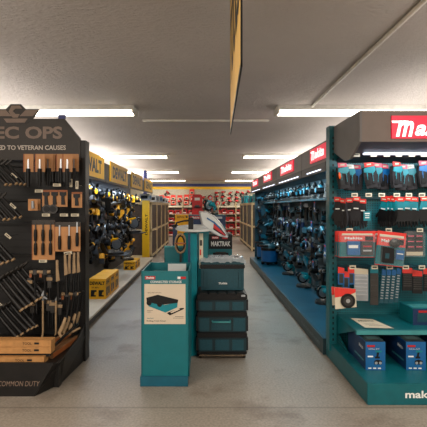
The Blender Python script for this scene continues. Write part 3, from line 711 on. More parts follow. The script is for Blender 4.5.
# tall teal bin on right aisle end and stock on cabinets
random.seed(3)
gb=Kind('stock_box','box'); gb.part('box', MB().b2((-.14,-.14,0),(.14,.14,.2),SILVP).b2((-.10,-.142,.05),(.10,-.14,.15),BLACK).b2((-.142,-.1,.05),(-.14,.1,.15),BLUED).b2((.14,-.1,.05),(.142,.1,.15),BLUEC),.006)
tb=Kind('stock_box','box'); tb.part('box', MB().b2((-.15,-.16,0),(.15,.16,.26),TEALB).b2((-.10,-.162,.05),(.10,-.16,.2),BLUED).b2((-.152,-.1,.05),(-.15,.1,.2),BLUED),.006)
for i in range(9):
    gb.place((-1.72+.12*(i%2),12.75+i*.66,1.705 if i else 1.74), f"grey stock case on the left cabinets, {ORD[i]} from the near end",(0,0,random.uniform(-.3,.3)),(1,1,random.uniform(.6,1.2)),group='grey cases on the left cabinets')
for i in range(8):
    tb.place((1.86-.08*(i%2),15.7+i*.58,1.705), f"teal stock carton on the right cabinets, {ORD[i]} from the near end",(0,0,random.uniform(-.2,.2)),(1,1,random.uniform(.7,1.3)),group='teal cartons on the right cabinets')

# ================================================================ BACK WALL
k=Kind('storage_shelving','shelving'); f=MB(); s=MB()
xs=[-3.0+i*.92 for i in range(8)]
for x in xs: f.box((x,22.95,.90),(.05,.5,1.8),BEIGEF)
for z in (.06,.42,.80,1.18,1.54): s.b2((-3.0,22.7,z-.015),(3.44,23.2,z+.015),BEIGE)
k.part('frame',f); k.part('shelf',s); k.part('back_panel', MB().b2((-3,23.2,.05),(3.44,23.22,1.6),WALLW))
k.place((0,0,0),'beige shelving unit along the back wall filled with red cases')
rc=Kind('red_case','tool case'); rc.part('case', MB().b2((-.17,-.12,0),(.17,.12,.22),REDP),.012); rc.part('latch', MB().b2((-.08,-.128,.10),(.08,-.12,.15),BLACK)); rc.part('print', MB().b2((-.1,-.122,.03),(.1,-.12,.07),WHITE))
for zi,z in enumerate((.075,.435,.815,1.195)):
    n=0
    for i in range(13):
        x=-2.1+i*.345
        if random.random()<.08: continue
        rc.place((x,22.86,z), f"red case on back wall shelving, {ORD[n]} from left on the {['bottom','second','third','fourth'][zi]} shelf",(0,0,random.uniform(-.15,.15)),(.92,1,random.uniform(.8,1.35)),group='red cases on the back wall shelving'); n+=1
redd=Kind('red_tool','power tool'); 
redd.part('body', MB().cyl((-.10,-.1,.05),(.07,-.1,.05),.05,REDP,n=8).tube([(-.03,-.1,.03),(-.05,-.1,-.10)],.03,BLACK,n=6).b2((-.10,-.14,-.16),(.03,-.06,-.10),BLACK).cyl((.07,-.1,.05),(.15,-.1,.05),.03,BLACK,r1=.015,n=8))
reds=Kind('red_tool','power tool'); reds.part('body', MB().cyl((0,-.06,0),(0,-.12,0),.12,REDP,n=14).cyl((0,-.12,0),(0,-.13,0),.07,SILVP,n=12).tube([(.08,-.1,.1),(-.02,-.1,.16),(-.14,-.1,.06)],.022,BLACK,n=6))
redp=Kind('red_pack','tool pack'); redp.part('pack', MB().b2((-.13,-.06,-.16),(.13,0,.16),REDC).b2((-.09,-.062,-.10),(.09,-.06,.03),PAPER).b2((-.06,-.07,-.08),(.06,-.062,.0),STEELD))
for zi,z in enumerate((2.30,2.02,1.78)):
    n=0
    for i in range(15):
        x=-2.35+i*.335+random.uniform(-.05,.05)
        kk=random.choice([redp,redp,redd]) if x<.2 else random.choice([redd,reds,redd])
        if zi==0 and (x<.3) and random.random()<.75: continue
        nm={id(redp):'red carded tool pack',id(redd):'red and black drill',id(reds):'red and black disc tool'}[id(kk)]
        kk.place((x,23.56,z+random.uniform(-.05,.05)), f"{nm} on back pegboard, {ORD[n]} from left in {['top','middle','lowest'][zi]} row",(0,random.uniform(-.7,.7) if kk is not redp else 0,0),(1.0,1,1.0),group='red tools on the back wall pegboard'); n+=1
# red kiosk in front of the back wall
k=Kind('display_kiosk','kiosk')
k.part('cabinet', MB().b2((-.5,20.0,0),(-.02,20.4,1.35),REDP).prism([(-.5,1.35),(-.02,1.35),(-.02,2.05),(-.09,2.13),(-.43,2.13),(-.5,2.05)],.08,REDP,'y',20.3),.01)
k.part('screen', MB().b2((-.38,20.29,1.86),(-.14,20.30,1.98),WHITE)); k.part('shelf', MB().b2((-.42,20.15,1.52),(-.1,20.3,1.56),BLACK)); k.part('ledge_tool', MB().b2((-.36,20.18,1.56),(-.16,20.26,1.64),STEELD))
k.place((-.1,0,0),'tall red kiosk with a white panel standing before the back wall')

# ================================================================ LEFT END CAP
k=Kind('endcap_display','store display')
low=[(-2.6,3.6),(-1.395,3.6),(-1.265,3.85),(-1.21,4.58),(-2.6,4.58)]
top=[(-2.6,3.6),(-1.25,3.6),(-1.225,3.86),(-1.20,4.58),(-2.6,4.58)]
vs=[(x,y,0) for x,y in low]+[(x,y,.255) for x,y in top]
k.part('base', MB().add(vs,[(4,3,2,1,0),(5,6,7,8,9)]+[(i,(i+1)%5,5+(i+1)%5,5+i) for i in range(5)],BLACKM).b2((-1.30,3.78,0),(-1.255,3.86,.19),BLACKM))
k.part('tray_lip', MB().b2((-2.6,3.6,.255),(-1.25,3.62,.275),BLACKM).prism([(3.62,.255),(4.5,.255),(4.5,.40),(4.2,.30)],.015,BLACKM,'x',-1.225))
k.part('lettering', MB().text('UNCOMMON DUTY',(-1.555,3.598,.105),.042,BRONZE,'front',bold=.005,shear=.2,width=.41))
k.part('back_panel', MB().b2((-2.6,4.5,.25),(-1.24,4.54,2.02),SLATB))
k.part('post', MB().b2((-1.27,4.42,0),(-1.20,4.56,2.22),BLACKM)); k.part('post', MB().b2((-2.64,4.42,0),(-2.58,4.56,2.2),BLACKM))
hp=[(-2.46,2.02),(-1.25,2.02),(-1.25,2.24),(-1.41,2.435),(-2.46,2.435)]
h_=k.part('header', MB().prism(hp,.03,DKBR,'y',4.41))
k.part('lettering', MB().text('SPEC OPS',(-1.872,4.408,2.295),.125,BRONZE,'front',bold=.035,width=.885).text('DEDICATED TO VETERAN CAUSES',(-1.86,4.408,2.145),.046,mat('pale_lettering',(214,204,192),.5),'front',bold=.02,width=.93), parent=h_)
em=MB()
cx,cz=-1.895,2.49
em.prism([(-.23,.04),(-.10,.04),(-.05,.09),(.05,.09),(.10,.04),(.24,.04),(.17,-.06),(.10,-.11),(-.10,-.11),(-.17,-.06)],.012,DKBR,'y',4.405,(cx,0,cz))
for p in ([(-.22,.03),(-.10,.03),(-.04,-.03),(-.17,-.03)],[(.23,.03),(.10,.03),(.04,-.03),(.17,-.03)],[(-.04,.075),(.04,.075),(.065,.045),(.0,.045),(-.03,.02),(.0,-.01),(.04,-.01),(.02,-.045),(-.03,-.045),(-.07,.015)],[(-.12,-.055),(.12,-.055),(.09,-.095),(-.09,-.095)]):
    em.prism(p,.004,BRONZE,'y',4.401,(cx,0,cz))
k.part('emblem', em, parent=h_, label='winged bronze emblem above the header')
k.part('blue_tape', MB().b2((-1.47,4.405,2.435),(-1.40,4.43,2.475),BLUEP))
rr=MB()
for z in (1.97,1.62,1.38,1.06,.78,.50): rr.b2((-2.58,4.46,z-.01),(-1.27,4.5,z+.01),BLACKM)
k.part('rail', rr)
k.place((0,0,0),'black end cap display with bronze lettered header and winged emblem on the left')

def lx(px,Y): return (px-205)*Y/440
# carded knives
def knife_pack(h1=.17,h2=.14):
    k=Kind('carded_hand_tool','hand tool pack')
    k.part('card', MB().b2((-.046,-.004,-h1),(.046,0,0),ORC).b2((-.046,-.005,-h1),(-.036,-.004,0),ORC2).cyl((0,0,-.012),(0,.25,-.012),.003,CHROME,n=5))
    k.part('handle', MB().tube([(0,-.014,-h1+.03),(0,-.016,-h1-.04),(0,-.014,-h1-h2)],[.020,.020,.016],BLACK,n=7).b2((-.03,-.010,-h1-.10),(.03,-.004,-h1),BLACK))
    k.part('blade', MB().prism([(-.006,-.05),(.006,-.05),(.008,-h1+.03),(-.008,-h1+.03)],.006,SILV,'y',-.012))
    return k
KP=knife_pack()
n=0
for i,(px,Y) in enumerate([(28.5,4.16),(40,4.16),(48,4.28),(50,4.30),(53.5,4.34),(57,4.38),(61,4.30),(67.5,4.16),(74,4.30)]):
    KP.place((lx(px,Y),Y,1.55+(207-154)*Y/440), f"orange carded hand tool, {ORD[i]} from left in the left end cap's top row",(0,0,.1),group='orange carded hand tools in the top row')
# holster packs row 2
def hpack(w,h,n_):
    k=Kind('carded_plier_set','hand tool pack')
    k.part('card', MB().b2((-w/2,-.004,-h),(w/2,0,0),ORC).b2((-w/2,-.005,-.02),(w/2,-.004,0),ORC2).cyl((0,0,-.01),(0,.22,-.01),.003,CHROME,n=5))
    for q in range(n_):
        x=-w/2+(q+.5)*w/n_
        k.part('tool', MB().prism([(x-.03,-.02),(x+.03,-.02),(x+.03,-.05),(x+.01,-.06),(x+.02,-h+.02),(x-.015,-h+.02),(x-.015,-.06),(x-.03,-.05)],.015,BLACK,'y',-.019))
    return k
hpack(.24,.16,3).place((lx(55,4.2),4.2,1.55+(207-190)*4.2/440),'wide orange card of three black tools in the second row of the left end cap')
hpack(.10,.15,1).place((lx(77,4.2),4.2,1.55+(207-192)*4.2/440),'narrow orange card holding one tool beside the black post')
k=Kind('carded_knife','hand tool pack'); k.part('card', MB().b2((-.045,-.004,-.11),(.045,0,0),ORC).cyl((0,0,-.01),(0,.22,-.01),.003,CHROME,n=5)); k.part('knife', MB().tube([(.0,-.012,-.02),(.005,-.014,-.09)],[.014,.016],SILVP,n=7))
for i,(px,Y) in enumerate([(36,4.30),(33,4.18)]):
    k.place((lx(px,Y),Y,1.55+(207-199)*Y/440), ['small brown card tucked behind the small orange card at the left','small orange card with a silver knife left of the wide card'][i])
k=Kind('tape_measure','tape measure'); k.part('case', MB().cyl((0,-.03,0),(0,.03,0),.045,STEELD,n=16).cyl((0,-.034,0),(0,-.03,0),.03,BLACK,n=14)); k.part('hanger', MB().cyl((0,0,.04),(0,.24,.04),.003,CHROME,n=5))
for i,px in enumerate([48,54]): k.place((lx(px,4.22),4.22,1.55+(207-209)*4.2/440), f"dark round coil hanging under the wide orange card, {['left','right'][i]} one")
# big panels row 3
def panel(w,h,tools,silver):
    k=Kind('carded_chisel_set','hand tool set')
    k.part('card', MB().b2((-w/2,-.005,-h),(w/2,0,0),ORC).b2((-w/2,-.006,-.045),(w/2,-.005,0),DKBR).b2((-w/2,-.006,-h),(-w/2+.008,-.005,0),ORC2).cyl((0,0,-.01),(0,.2,-.01),.003,CHROME,n=5))
    for (x,z,l) in tools:
        k.part('handle', MB().tube([(x,-.018,z),(x,-.02,z-l*.5),(x,-.018,z-l)],[.013,.017,.014],BLACK,n=7))
        k.part('blade', MB().b2((x-.006,-.018,z),(x+.006,-.012,z+(.06 if not silver else .10)),SILV if silver else STEELD))
    return k
panel(.215,.38,[(x,z,.11) for z in (-.09,-.22) for x in (-.07,0,.07)],False).place((lx(43.5,4.2),4.2,1.55-(220-207)*4.2/440),'large orange set card with two rows of black handled tools',(0,0,.05))
panel(.245,.28,[(-.07,-.13,.13),(.02,-.13,.13),(.095,-.10,.13)],True).place((lx(67.5,4.2),4.2,1.55-(222-207)*4.2/440),'orange set card with silver bladed tools beside the post',(0,0,.03))
# tags
tl=Kind('price_tag','price tag'); tl.part('tag', MB().b2((-.04,-.003,-.014),(.04,0,.014),PAPER).b2((-.03,-.004,-.004),(.02,-.003,.004),BLACK).cyl((0,0,0),(0,.27,0),.003,CHROME,n=5))
for i,(px,py,rt) in enumerate([(39,191,0),(57,185,0),(71,183,R(90)),(77,185,R(90)),(46,215,0),(64,215,0),(75,215,0),(43,261,0),(68,253,R(-8)),(14,176,R(40)),(13,206,R(40)),(8,236,R(40)),(2,306,R(40))]):
    tl.place((lx(px,4.19),4.19,1.55-(py-207)*4.19/440), f"cream price tag on the black left end cap, {ORD[i]} counted downward", (0,rt,0), .95 if i<9 else .85, group='price tags on the left end cap')
# hammers and hatchets : row 4
k=Kind('hatchet','hatchet')
k.part('handle', MB().tube([(0,0,-.02),(.004,-.004,-.16),(0,0,-.36)],[.011,.013,.015],BLACK,n=7))
k.part('head', MB().prism([(-.010,.02),(.012,.02),(.012,-.07),(.020,-.17),(-.014,-.18),(-.012,-.06)],.03,TAN,'y',-.03),.003)
k.part('hanger', MB().cyl((0,-.05,.01),(0,.2,.01),.003,CHROME,n=5))
for i,(px,py,Y) in enumerate([(57,262,4.10),(65,256,4.12),(69.5,255,4.16),(74,254.5,4.20),(78,254,4.24)]):
    k.place((lx(px,Y),Y,1.55-(py-207)*Y/440), f"tan headed hatchet, {ORD[i]} from left in the row of five above the pry bars",(0,random.uniform(-.05,.05),.3),1.0,group='tan hatchets on the left end cap')
k=Kind('ball_hammer','hammer')
k.part('head', MB().cyl((-.05,0,0),(.05,0,0),.017,TAN,n=10).b2((-.018,-.02,-.022),(.018,.02,.022),STEELD).b2((-.05,-.005,-.05),(-.03,.005,0),ORC2))
k.part('handle', MB().tube([(0,0,-.02),(.0,0,-.16),(0,0,-.30)],[.009,.010,.015],BLACK,n=7))
k.part('hanger', MB().cyl((0,.0,.016),(0,.24,.016),.003,CHROME,n=5))
for i,(px,py,Y) in enumerate([(35,272,4.2),(45,272,4.2),(67,294,4.2),(75,294,4.22)]):
    k.place((lx(px,Y),Y,1.55-(py-207)*Y/440), f"upright tan headed hammer, {ORD[i]} from the left on the left end cap",(0,0,.2),group='tan headed hammers on the left end cap')
k=Kind('trowel','trowel'); k.part('blade', MB().prism([(0,.0),(.035,-.06),(-.035,-.06)],.004,SILVP,'y',-.004)); k.part('handle', MB().tube([(0,0,-.05),(0,-.01,-.12),(0,-.01,-.22)],[.006,.012,.014],BLACK,n=6)); k.part('hanger', MB().cyl((0,0,-.01),(0,.22,-.01),.003,CHROME,n=5))
for i,px in enumerate([37,44]): k.place((lx(px,4.22),4.22,1.55-(290-207)*4.22/440), f"small silver triangular trowel, {['left','right'][i]} one of the pair low on the left end cap")
k=Kind('pry_bar','pry bar'); k.part('bar', MB().tube([(0,0,.0),(.0,-.004,-.10),(.0,0,-.30),(-.008,-.02,-.40)],[.011,.010,.010,.012],TAN,n=6)); k.part('claw', MB().tube([(0,0,0),(.02,-.02,.03),(.05,-.03,.015)],[.012,.012,.008],SILVP,n=6)); k.part('hanger', MB().cyl((0,0,-.02),(0,.22,-.02),.003,CHROME,n=5))
for i,(px,py) in enumerate([(43,300),(56,300)]): k.place((lx(px,4.2),4.2,1.55-(py-207)*4.2/440), f"long slim tan pry bar, {['left','right'][i]} one of the pair above the long cartons",(0,0,0))
k=Kind('wrecking_bar','pry bar'); k.part('bar', MB().tube([(.06,0,.22),(.045,0,.10),(.025,0,-.02)],[.012,.012,.013],BLACK,n=7))
k.part('claw', MB().tube([(.025,0,.02),(.0,-.01,-.05),(-.03,-.02,-.11),(-.02,-.03,-.15),(.03,-.03,-.13)],[.015,.018,.019,.018,.010],TAN,n=7)); k.part('hanger', MB().cyl((.055,0,.19),(.055,.2,.19),.003,CHROME,n=5))
for i,(px,py,Y) in enumerate([(63,322,4.08),(67,321,4.14),(73,318,4.2),(77,316,4.26)]):
    k.place((lx(px,Y),Y,1.55-(py-207)*Y/440+.02), f"curved tan claw bar, {ORD[i]} from left above the slanted cartons",(0,0,.3),group='curved claw bars on the left end cap')
k=Kind('utility_bar','hand tool'); k.part('body', MB().b2((-.02,-.02,-.12),(.02,0,0),STEELD).b2((-.03,-.022,-.05),(.03,-.02,-.02),TAN)); k.part('handle', MB().tube([(0,-.01,-.12),(0,-.01,-.28)],.013,BLACK)); k.part('hanger', MB().cyl((0,-.01,-.01),(0,.24,-.01),.003,CHROME,n=5))
for i,(px,py) in enumerate([(50,275),(53,300),(60,302),(49,298),(33,300),(30,278)]):
    k.place((lx(px,4.24),4.24,1.55-(py-207)*4.24/440), f"dark hanging tool with tan band, {ORD[i]} among those low on the left end cap")
BRC=mat('brown_card',(122,86,54),.7)
# slanted framing hammers on the left: fans
k=Kind('framing_hammer','hammer')
k.part('handle', MB().tube([(0,0,0),(.10,-.01,-.11),(.20,-.01,-.22)],[.013,.018,.024],BLACKM,n=8))
k.part('grip_end', MB().tube([(.20,-.01,-.22),(.210,-.01,-.231)],[.024,.022],TAN,n=8))
k.part('head', MB().tube([(-.045,0,-.03),(0,0,.01),(.05,0,.055)],[.02,.017,.010],STEELD,n=8))
k.part('hanger', MB().cyl((.0,0,-.015),(.0,.25,-.015),.003,CHROME,n=5))
n=0
for rn,(px0,py0,cnt,dx,dy,sc) in enumerate([(-12,164,5,5,0,.85),(-14,199,4,5.4,-.5,.85),(-2,281,6,4.8,-2.6,1.15),(-4,312,5,5.0,-2.5,1.0),(-20,240,3,6,-2,1.0)]):
    for i in range(cnt):
        px=px0+i*dx; py=py0+i*dy; Y=4.12+.03*i
        k.place((lx(px,Y),Y,1.55-(py-207)*Y/440), f"slanted black hammer, {ORD[i]} from left in the {['top','second','fourth','lowest','third'][rn]} fan",(0,random.uniform(-.04,.04),0),sc,group='slanted hammers on the left end cap')
# long cartons on the base
def ex4(k):
    k.part('print', MB().text('TOOL',( .30,-.001,.027),.02,BLACK,'front',bold=.01).b2((.36,-.001,.02),(.40,0,.036),BLACK))
LC=carton('long_tool_carton','carton',1.0,.10,.052,TANC,TANC,TANC,ex4)
for i,(z,x,y) in enumerate([(.256,-1.83,3.635),(.332,-1.78,3.655),(.387,-1.78,3.66)]):
    LC.place((x,y,z), f"long tan tool carton lying on the left end cap base, {['bottom','middle','top'][i]} of the three")
GAP_STRIP=carton('long_tool_carton','carton',1.0,.14,.033,BLACKM,BLACKM,DKBR)  # no carton here: dark strip put in for the shaded gap
GAP_STRIP.place((-1.80,3.68,.298),'added dark strip for the shaded gap between the tan cartons on the left base')
k=Kind('axe_carton','carton')
k.part('carton', MB().box((0,0,0),(.030,.50,.045),BRC).box((.018,0,0),(.002,.48,.04),ORC2))
for i,(x,y,z,rt) in enumerate([(-1.325,3.93,.283,-.20),(-1.375,3.93,.283,-.24),(-1.275,4.0,.283,-.16),(-1.355,3.98,.338,-.23)]):
    k.place((x,y,z), f"slanted tan axe carton at the end cap corner, {ORD[i]} of four",(R(1),0,rt),group='slanted cartons on the left end cap base')
k=Kind('axe','axe'); k.part('handle', MB().tube([(0,-.3,.0),(0,.3,.05)],.014,BLACK,n=7)); k.part('head', MB().prism([(.22,.02),(.32,.04),(.34,.14),(.20,.12)],.02,STEELD,'x',-.01))
for i,(x,y,z,rt) in enumerate([(-1.30,3.98,.33,-.2),(-1.42,4.0,.30,-.3)]):
    k.place((x,y,z), f"dark axe lying on the slanted cartons, {['nearer the corner','farther from the corner'][i]}",(R(6),0,rt))

# ================================================================ ISLAND
# display carton with poster
k=Kind('carton_display','display box')
X0,X1,Yf=-.552,-.135,3.81
k.part('body', MB().b2((X0,Yf,.085),(X1,Yf+.012,.995),TEALC).b2((X0,Yf,.085),(X0+.012,Yf+.60,.995),TEALC).b2((X1-.012,Yf,.085),(X1,Yf+.60,.995),TEALC).b2((X0,Yf+.588,.085),(X1,Yf+.60,.995),TEALC)
       .b2((X0+.012,Yf+.012,.60),(X1-.012,Yf+.588,.61),HDRG).b2((X0+.19,Yf+.49,.61),(X1-.05,Yf+.50,.995),PALEG))
k.part('base', MB().b2((X0-.008,Yf-.014,0),(X1-.012,Yf+.61,.088),mat('blue_teal_card',(6,84,104),.45)),.002)
def pX(px): return (px-205)*3.81/440
def pZ(py): return 1.55-(py-207)*3.81/440
ps=MB().b2((pX(144.4),Yf-.002,pZ(324)),(pX(185.5),Yf,pZ(284)),CREAM)
P_=k.part('poster', ps)
def poly(pts,m,d=.003,mb=None):
    q=[(pX(135+x/6.57),pZ(265+y/6.57)) for x,y in pts]; mb.prism(q,.001,m,'y',Yf-d)
pr=MB()
poly([(75,215),(150,195),(285,228),(280,248),(165,262),(78,240)],BLACK,.004,pr)
poly([(78,240),(165,262),(205,312),(90,268)],BLACKM,.003,pr)
poly([(85,240),(195,262),(280,245),(278,278),(200,312),(90,270)],TEALB,.0035,pr)
pr.cyl((pX(135+93/6.57),Yf-.006,pZ(265+248/6.57)),(pX(135+93/6.57),Yf-.003,pZ(265+248/6.57)),.022,BLACK,n=14)
pr.cyl((pX(135+162/6.57),Yf-.006,pZ(265+258/6.57)),(pX(135+162/6.57),Yf-.003,pZ(265+258/6.57)),.022,BLACK,n=14)
poly([(215,312),(300,282),(322,282),(322,288),(230,330),(212,318)],BLACK,.0035,pr)
poly([(232,310),(284,286),(298,290),(240,316)],CREAM,.0045,pr)
k.part('chest_picture', pr, parent=P_)
tx=MB()
tx.text('MAKTRAK',(pX(150.5),Yf-.003,pZ(318.2)),.009,TEALC,'front',bold=.02,width=.055)
tx.text('Rolling Tool Chest',(pX(156.3),Yf-.003,pZ(321)),.014,BLACK,'front',bold=.015,width=.165)
tx.text('HEAVY-DUTY STORAGE',(pX(154.5),Yf-.003,pZ(292.7)),.008,BLACK,'front',bold=.01,width=.12)
for (a,b,c) in ((147,153,310.5),(147,151,312),(175,183.5,316.5),(173,183.5,318)): tx.b2((pX(a),Yf-.003,pZ(c)-.0015),(pX(b),Yf-.002,pZ(c)+.0015),STEELD)
k.part('lettering', tx, parent=P_)
hd=MB().b2((pX(145),Yf-.002,pZ(279.3)),(pX(155.3),Yf,pZ(276)),REDP).b2((pX(180.5),Yf-.002,pZ(279)),(pX(186),Yf,pZ(276.6)),REDP).b2((pX(177.5),Yf-.002,pZ(279)),(pX(180.5),Yf,pZ(276.6)),WHITE)
hd.text('CONNECTED STORAGE',(pX(166),Yf-.003,pZ(281.8)),.02,WHITE,'front',bold=.012,width=.27)
logo(hd,(pX(150.1),Yf-.003,pZ(277.7)),.018,WHITE,'front',width=.072)
k.part('header_print', hd)
k.place((0,0,0),'teal cardboard display box with a cream tool chest poster on its front')
# chest visible inside carton display
# second teal bin behind
k=Kind('carton_bin','display box')
k.part('body', MB().b2((-.44,4.75,0),(-.18,4.765,1.12),TEALC).b2((-.44,4.75,0),(-.43,5.3,1.0),TEALC).b2((-.19,4.75,0),(-.18,5.3,1.12),TEALC))
k.part('rim', MB().b2((-.44,4.745,1.115),(-.18,4.77,1.13),TEALHI))
k.place((0,0,0),'plain teal cardboard bin behind the poster display box')
# display stand with oval tray and silver fin
k=Kind('product_stand','display stand')
k.part('column', MB().prism([(-.225,4.62),(-.165,4.55),(-.085,4.60),(-.075,4.85),(-.215,4.88)],1.28,TEALB,'z',.0),.004)
k.part('column_edge', MB().b2((-.176,4.540,.62),(-.152,4.556,1.28),BLUED))
tr=MB(); n=28
Rm=Euler((R(7),0,0)).to_matrix()
def ov(r,z): return [Rm@Vector((r*.215*math.cos(2*PI*i/n), r*.17*math.sin(2*PI*i/n), z))+Vector((-.10,4.68,1.315)) for i in range(n)]
a=ov(1,0);b=ov(1,.022);c=ov(.9,.022);d=ov(.88,.010)
tr.add(a+b+c+d,[(i,(i+1)%n,n+(i+1)%n,n+i) for i in range(n)]+[(n+i,n+(i+1)%n,2*n+(i+1)%n,2*n+i) for i in range(n)]+[(2*n+i,2*n+(i+1)%n,3*n+(i+1)%n,3*n+i) for i in range(n)]+[tuple(range(3*n,4*n)),tuple(reversed(range(n)))],PALEG)
k.part('tray', tr)
k.part('post', MB().b2((-.175,4.60,1.29),(-.122,4.64,1.44),BLACK),.004)
k.part('rim_tube', MB().tube([(-.31,4.66,1.33),(-.30,4.62,1.385),(-.22,4.60,1.405),(-.16,4.60,1.41)],.010,BLACK,n=7))
# fin: curved silver shell
arc=[]
pts_out=[(-.06,1.50),(.02,1.495),(.10,1.45),(.17,1.37),(.235,1.26),(.24,1.235)]
pts_in =[(-.03,1.37),(.02,1.33),(.08,1.285),(.14,1.255),(.20,1.24),(.235,1.232)]
fin=MB()
m_=len(pts_out)
vs=[(x,4.62+.12*abs(i/5-.5),z) for i,(x,z) in enumerate(pts_out)]+[(x,4.56+.12*abs(i/5-.5),z) for i,(x,z) in enumerate(pts_in)]
vs2=[(x,y+.012,z) for x,y,z in vs]
fs=[(i,i+1,m_+i+1,m_+i) for i in range(m_-1)]
fin.add(vs,[tuple(reversed(f)) for f in fs],PALEG,True); fin.add(vs2,fs,PALEG,True)
fin.tube([(x,y,z) for x,y,z in vs[:m_]],.009,SILV,n=6); fin.tube(vs[m_:],.008,SILV,n=6); fin.tube([vs[0],vs[m_]],.009,SILV,n=6)
f_=k.part('fin', fin)
pic=MB()
def mid_(i,t): a=Vector(vs[i]); b=Vector(vs[m_+i]); return a+(b-a)*t+Vector((0,-.004,0))
pic.add([mid_(i,.3) for i in range(2,5)]+[mid_(i,.8) for i in range(2,5)],[(i+3,i+4,i+1,i) for i in range(2)],BLACK)
pic.add([mid_(i,.45)+Vector((0,-.002,0)) for i in range(2,5)]+[mid_(i,.7)+Vector((0,-.002,0)) for i in range(2,5)],[(i+3,i+4,i+1,i) for i in range(2)],REDP)
pic.add([mid_(i,.32)+Vector((0,-.002,0)) for i in range(1,4)]+[mid_(i,.42)+Vector((0,-.002,0)) for i in range(1,4)],[(i+3,i+4,i+1,i) for i in range(2)],BLUEC)
k.part('picture', pic, parent=f_)
k.part('side_card', MB().b2((-.062,4.66,.9),(-.02,4.665,1.27),PAPER).b2((-.055,4.657,1.04),(-.04,4.66,1.10),REDC).b2((-.055,4.657,1.14),(-.03,4.66,1.20),STEELD).b2((-.018,4.67,.9),(.03,4.675,1.26),TEALC))
k.place((0,0,0),'teal display column topped by a grey oval tray and a curved silver fin')
# coil of wires/tool at left of column
k=Kind('hose_reel','hose'); c=[]
k.part('coil', MB().tube([(.055*math.cos(t),.0,.10*math.sin(t)) for t in [q*.524 for q in range(12)]],.012,TAN,n=6,closed=True).tube([(.04*math.cos(t),-.02,.08*math.sin(t)) for t in [q*.524 for q in range(12)]],.008,BLACK,n=6,closed=True))
k.part('strap', MB().b2((-.058,-.03,-.008),(.058,.02,.008),ORC2)); k.part('stem', MB().cyl((0,.01,-.3),(0,.01,-.1),.012,STEELD))
k.place((-.255,4.60,1.17),'tan and black coiled cord standing left of the teal column')
o=k=Kind('slim_stand','display stand'); k.part('pole', MB().b2((-.40,5.0,0),(-.345,5.05,1.3),BLUED)); k.part('cap', MB().b2((-.41,4.99,1.3),(-.335,5.06,1.33),BLACK)); k.part('foot', MB().b2((-.46,4.9,0),(-.30,5.15,.02),BLACK))
k.place((0,.45,0),'slim dark blue upright stand behind the teal bin, left of the column')
# yellow box standing behind
k=Kind('tool_carton','carton'); k.part('carton', MB().b2((-.12,0,0),(.12,.3,1.41),YELC)); k.part('lettering', MB().text('DEWALT',(0,-.002,1.37),.04,BLACK,'front',bold=.02,width=.16).b2((.085,-.002,1.35),(.11,0,1.39),BLACK))
k.place(((181.5-205)*8/440,8.0,0),'yellow carton with black lettering standing behind the teal column in the island',scale=(1,1,1))
# tall teal carton with mitre saw
k=Kind('saw_carton','carton')
k.part('carton', MB().b2((-.27,0,0),(.27,.5,1.43),TEALC).b2((-.271,-.001,1.28),(.271,0,1.43),BLUED)); k.part('lettering', MB().b2((-.25,-.004,1.375),(-.08,-.001,1.42),REDP).text('Makita',(-.165,-.005,1.398),.03,WHITE,'front',bold=.02).b2((.12,-.004,1.38),(.22,-.001,1.41),SILVP))
k.place((.03,6.4,0),'tall teal saw carton with a red label behind the silver fin')
mitre(TEALB,BLACK).place((.06,6.62,1.432),'teal and silver mitre saw on top of the tall teal saw carton',(0,0,R(-50)),.58)
# storage carton black/teal
k=Kind('storage_carton','carton')
k.part('carton', MB().b2((.05,5.45,0),(.335,5.95,1.21),TEALC).b2((.048,5.449,1.03),(.337,5.45,1.212),BLACK).b2((.05,5.45,1.21),(.335,5.95,1.212),DKBR),.002)
q=MB().b2((.085,5.446,1.155),(.17,5.449,1.185),REDP).b2((.215,5.446,1.155),(.28,5.449,1.182),REDP)
logo(q,(.1275,5.444,1.17),.018,WHITE,'front',width=.07)
q.text('MAKTRAK',(.195,5.445,1.095),.06,WHITE,'front',bold=.03,width=.24)
k.part('lettering', q)
k.part('chest_picture', MB().b2((.10,5.446,.90),(.29,5.449,.985),BLACK).b2((.12,5.444,.92),(.27,5.446,.955),TEALD).b2((.13,5.443,.975),(.26,5.446,.995),STEELD))
k.place((0,0,0),'black and teal storage carton with white lettering behind the stacked tool chests')

# stacked tool chests
def chest(k, x0,x1,y0,y1,z0,z1, ztop, handle=False, panels=3):
    w=x1-x0
    b=MB().b2((x0+.006,y0,z0),(x1-.006,y1,z1),TEAL_RECESS)
    k.part('body', b, .008)
    rel=MB()
    if panels==3:
        for a0,a1 in ((.04,.30),(.36,.64),(.70,.93)):
            rel.b2((x0+w*a0,y0-.008,z0+.015),(x0+w*a1,y0+.002,z1-.02),TEALD)
    else:
        rel.b2((x0+w*.04,y0-.008,z0+.015),(x0+w*.24,y0+.002,z1-.015),TEALD).b2((x0+w*.28,y0-.005,z0+.02),(x0+w*.68,y0+.002,z1-.03),TEALD).b2((x0+w*.72,y0-.008,z0+.015),(x0+w*.96,y0+.002,z1-.015),TEALD)
    k.part('front_relief', rel, .003)
    k.part('lid', MB().b2((x0-.002,y0-.012,z1),(x1+.002,y1,ztop),BLACK), .008)
    k.part('side_bracket', MB().b2((x0-.012,y0+.01,z0+.01),(x0+.008,y0+.05,z1),BLACK)); k.part('side_bracket', MB().b2((x1-.008,y0+.01,z0+.01),(x1+.012,y0+.05,z1),BLACK))
    if handle: k.part('handle', MB().tube([(x0+w*.30,y0,z1-.045),(x0+w*.30,y0-.03,z1-.05),(x0+w*.66,y0-.03,z1-.05),(x0+w*.66,y0,z1-.045)],.009,TEALHI,n=7), label='pale teal pull handle')
X0,X1,Yc=-.078,.43,4.50
k=Kind('wheeled_dolly','dolly')
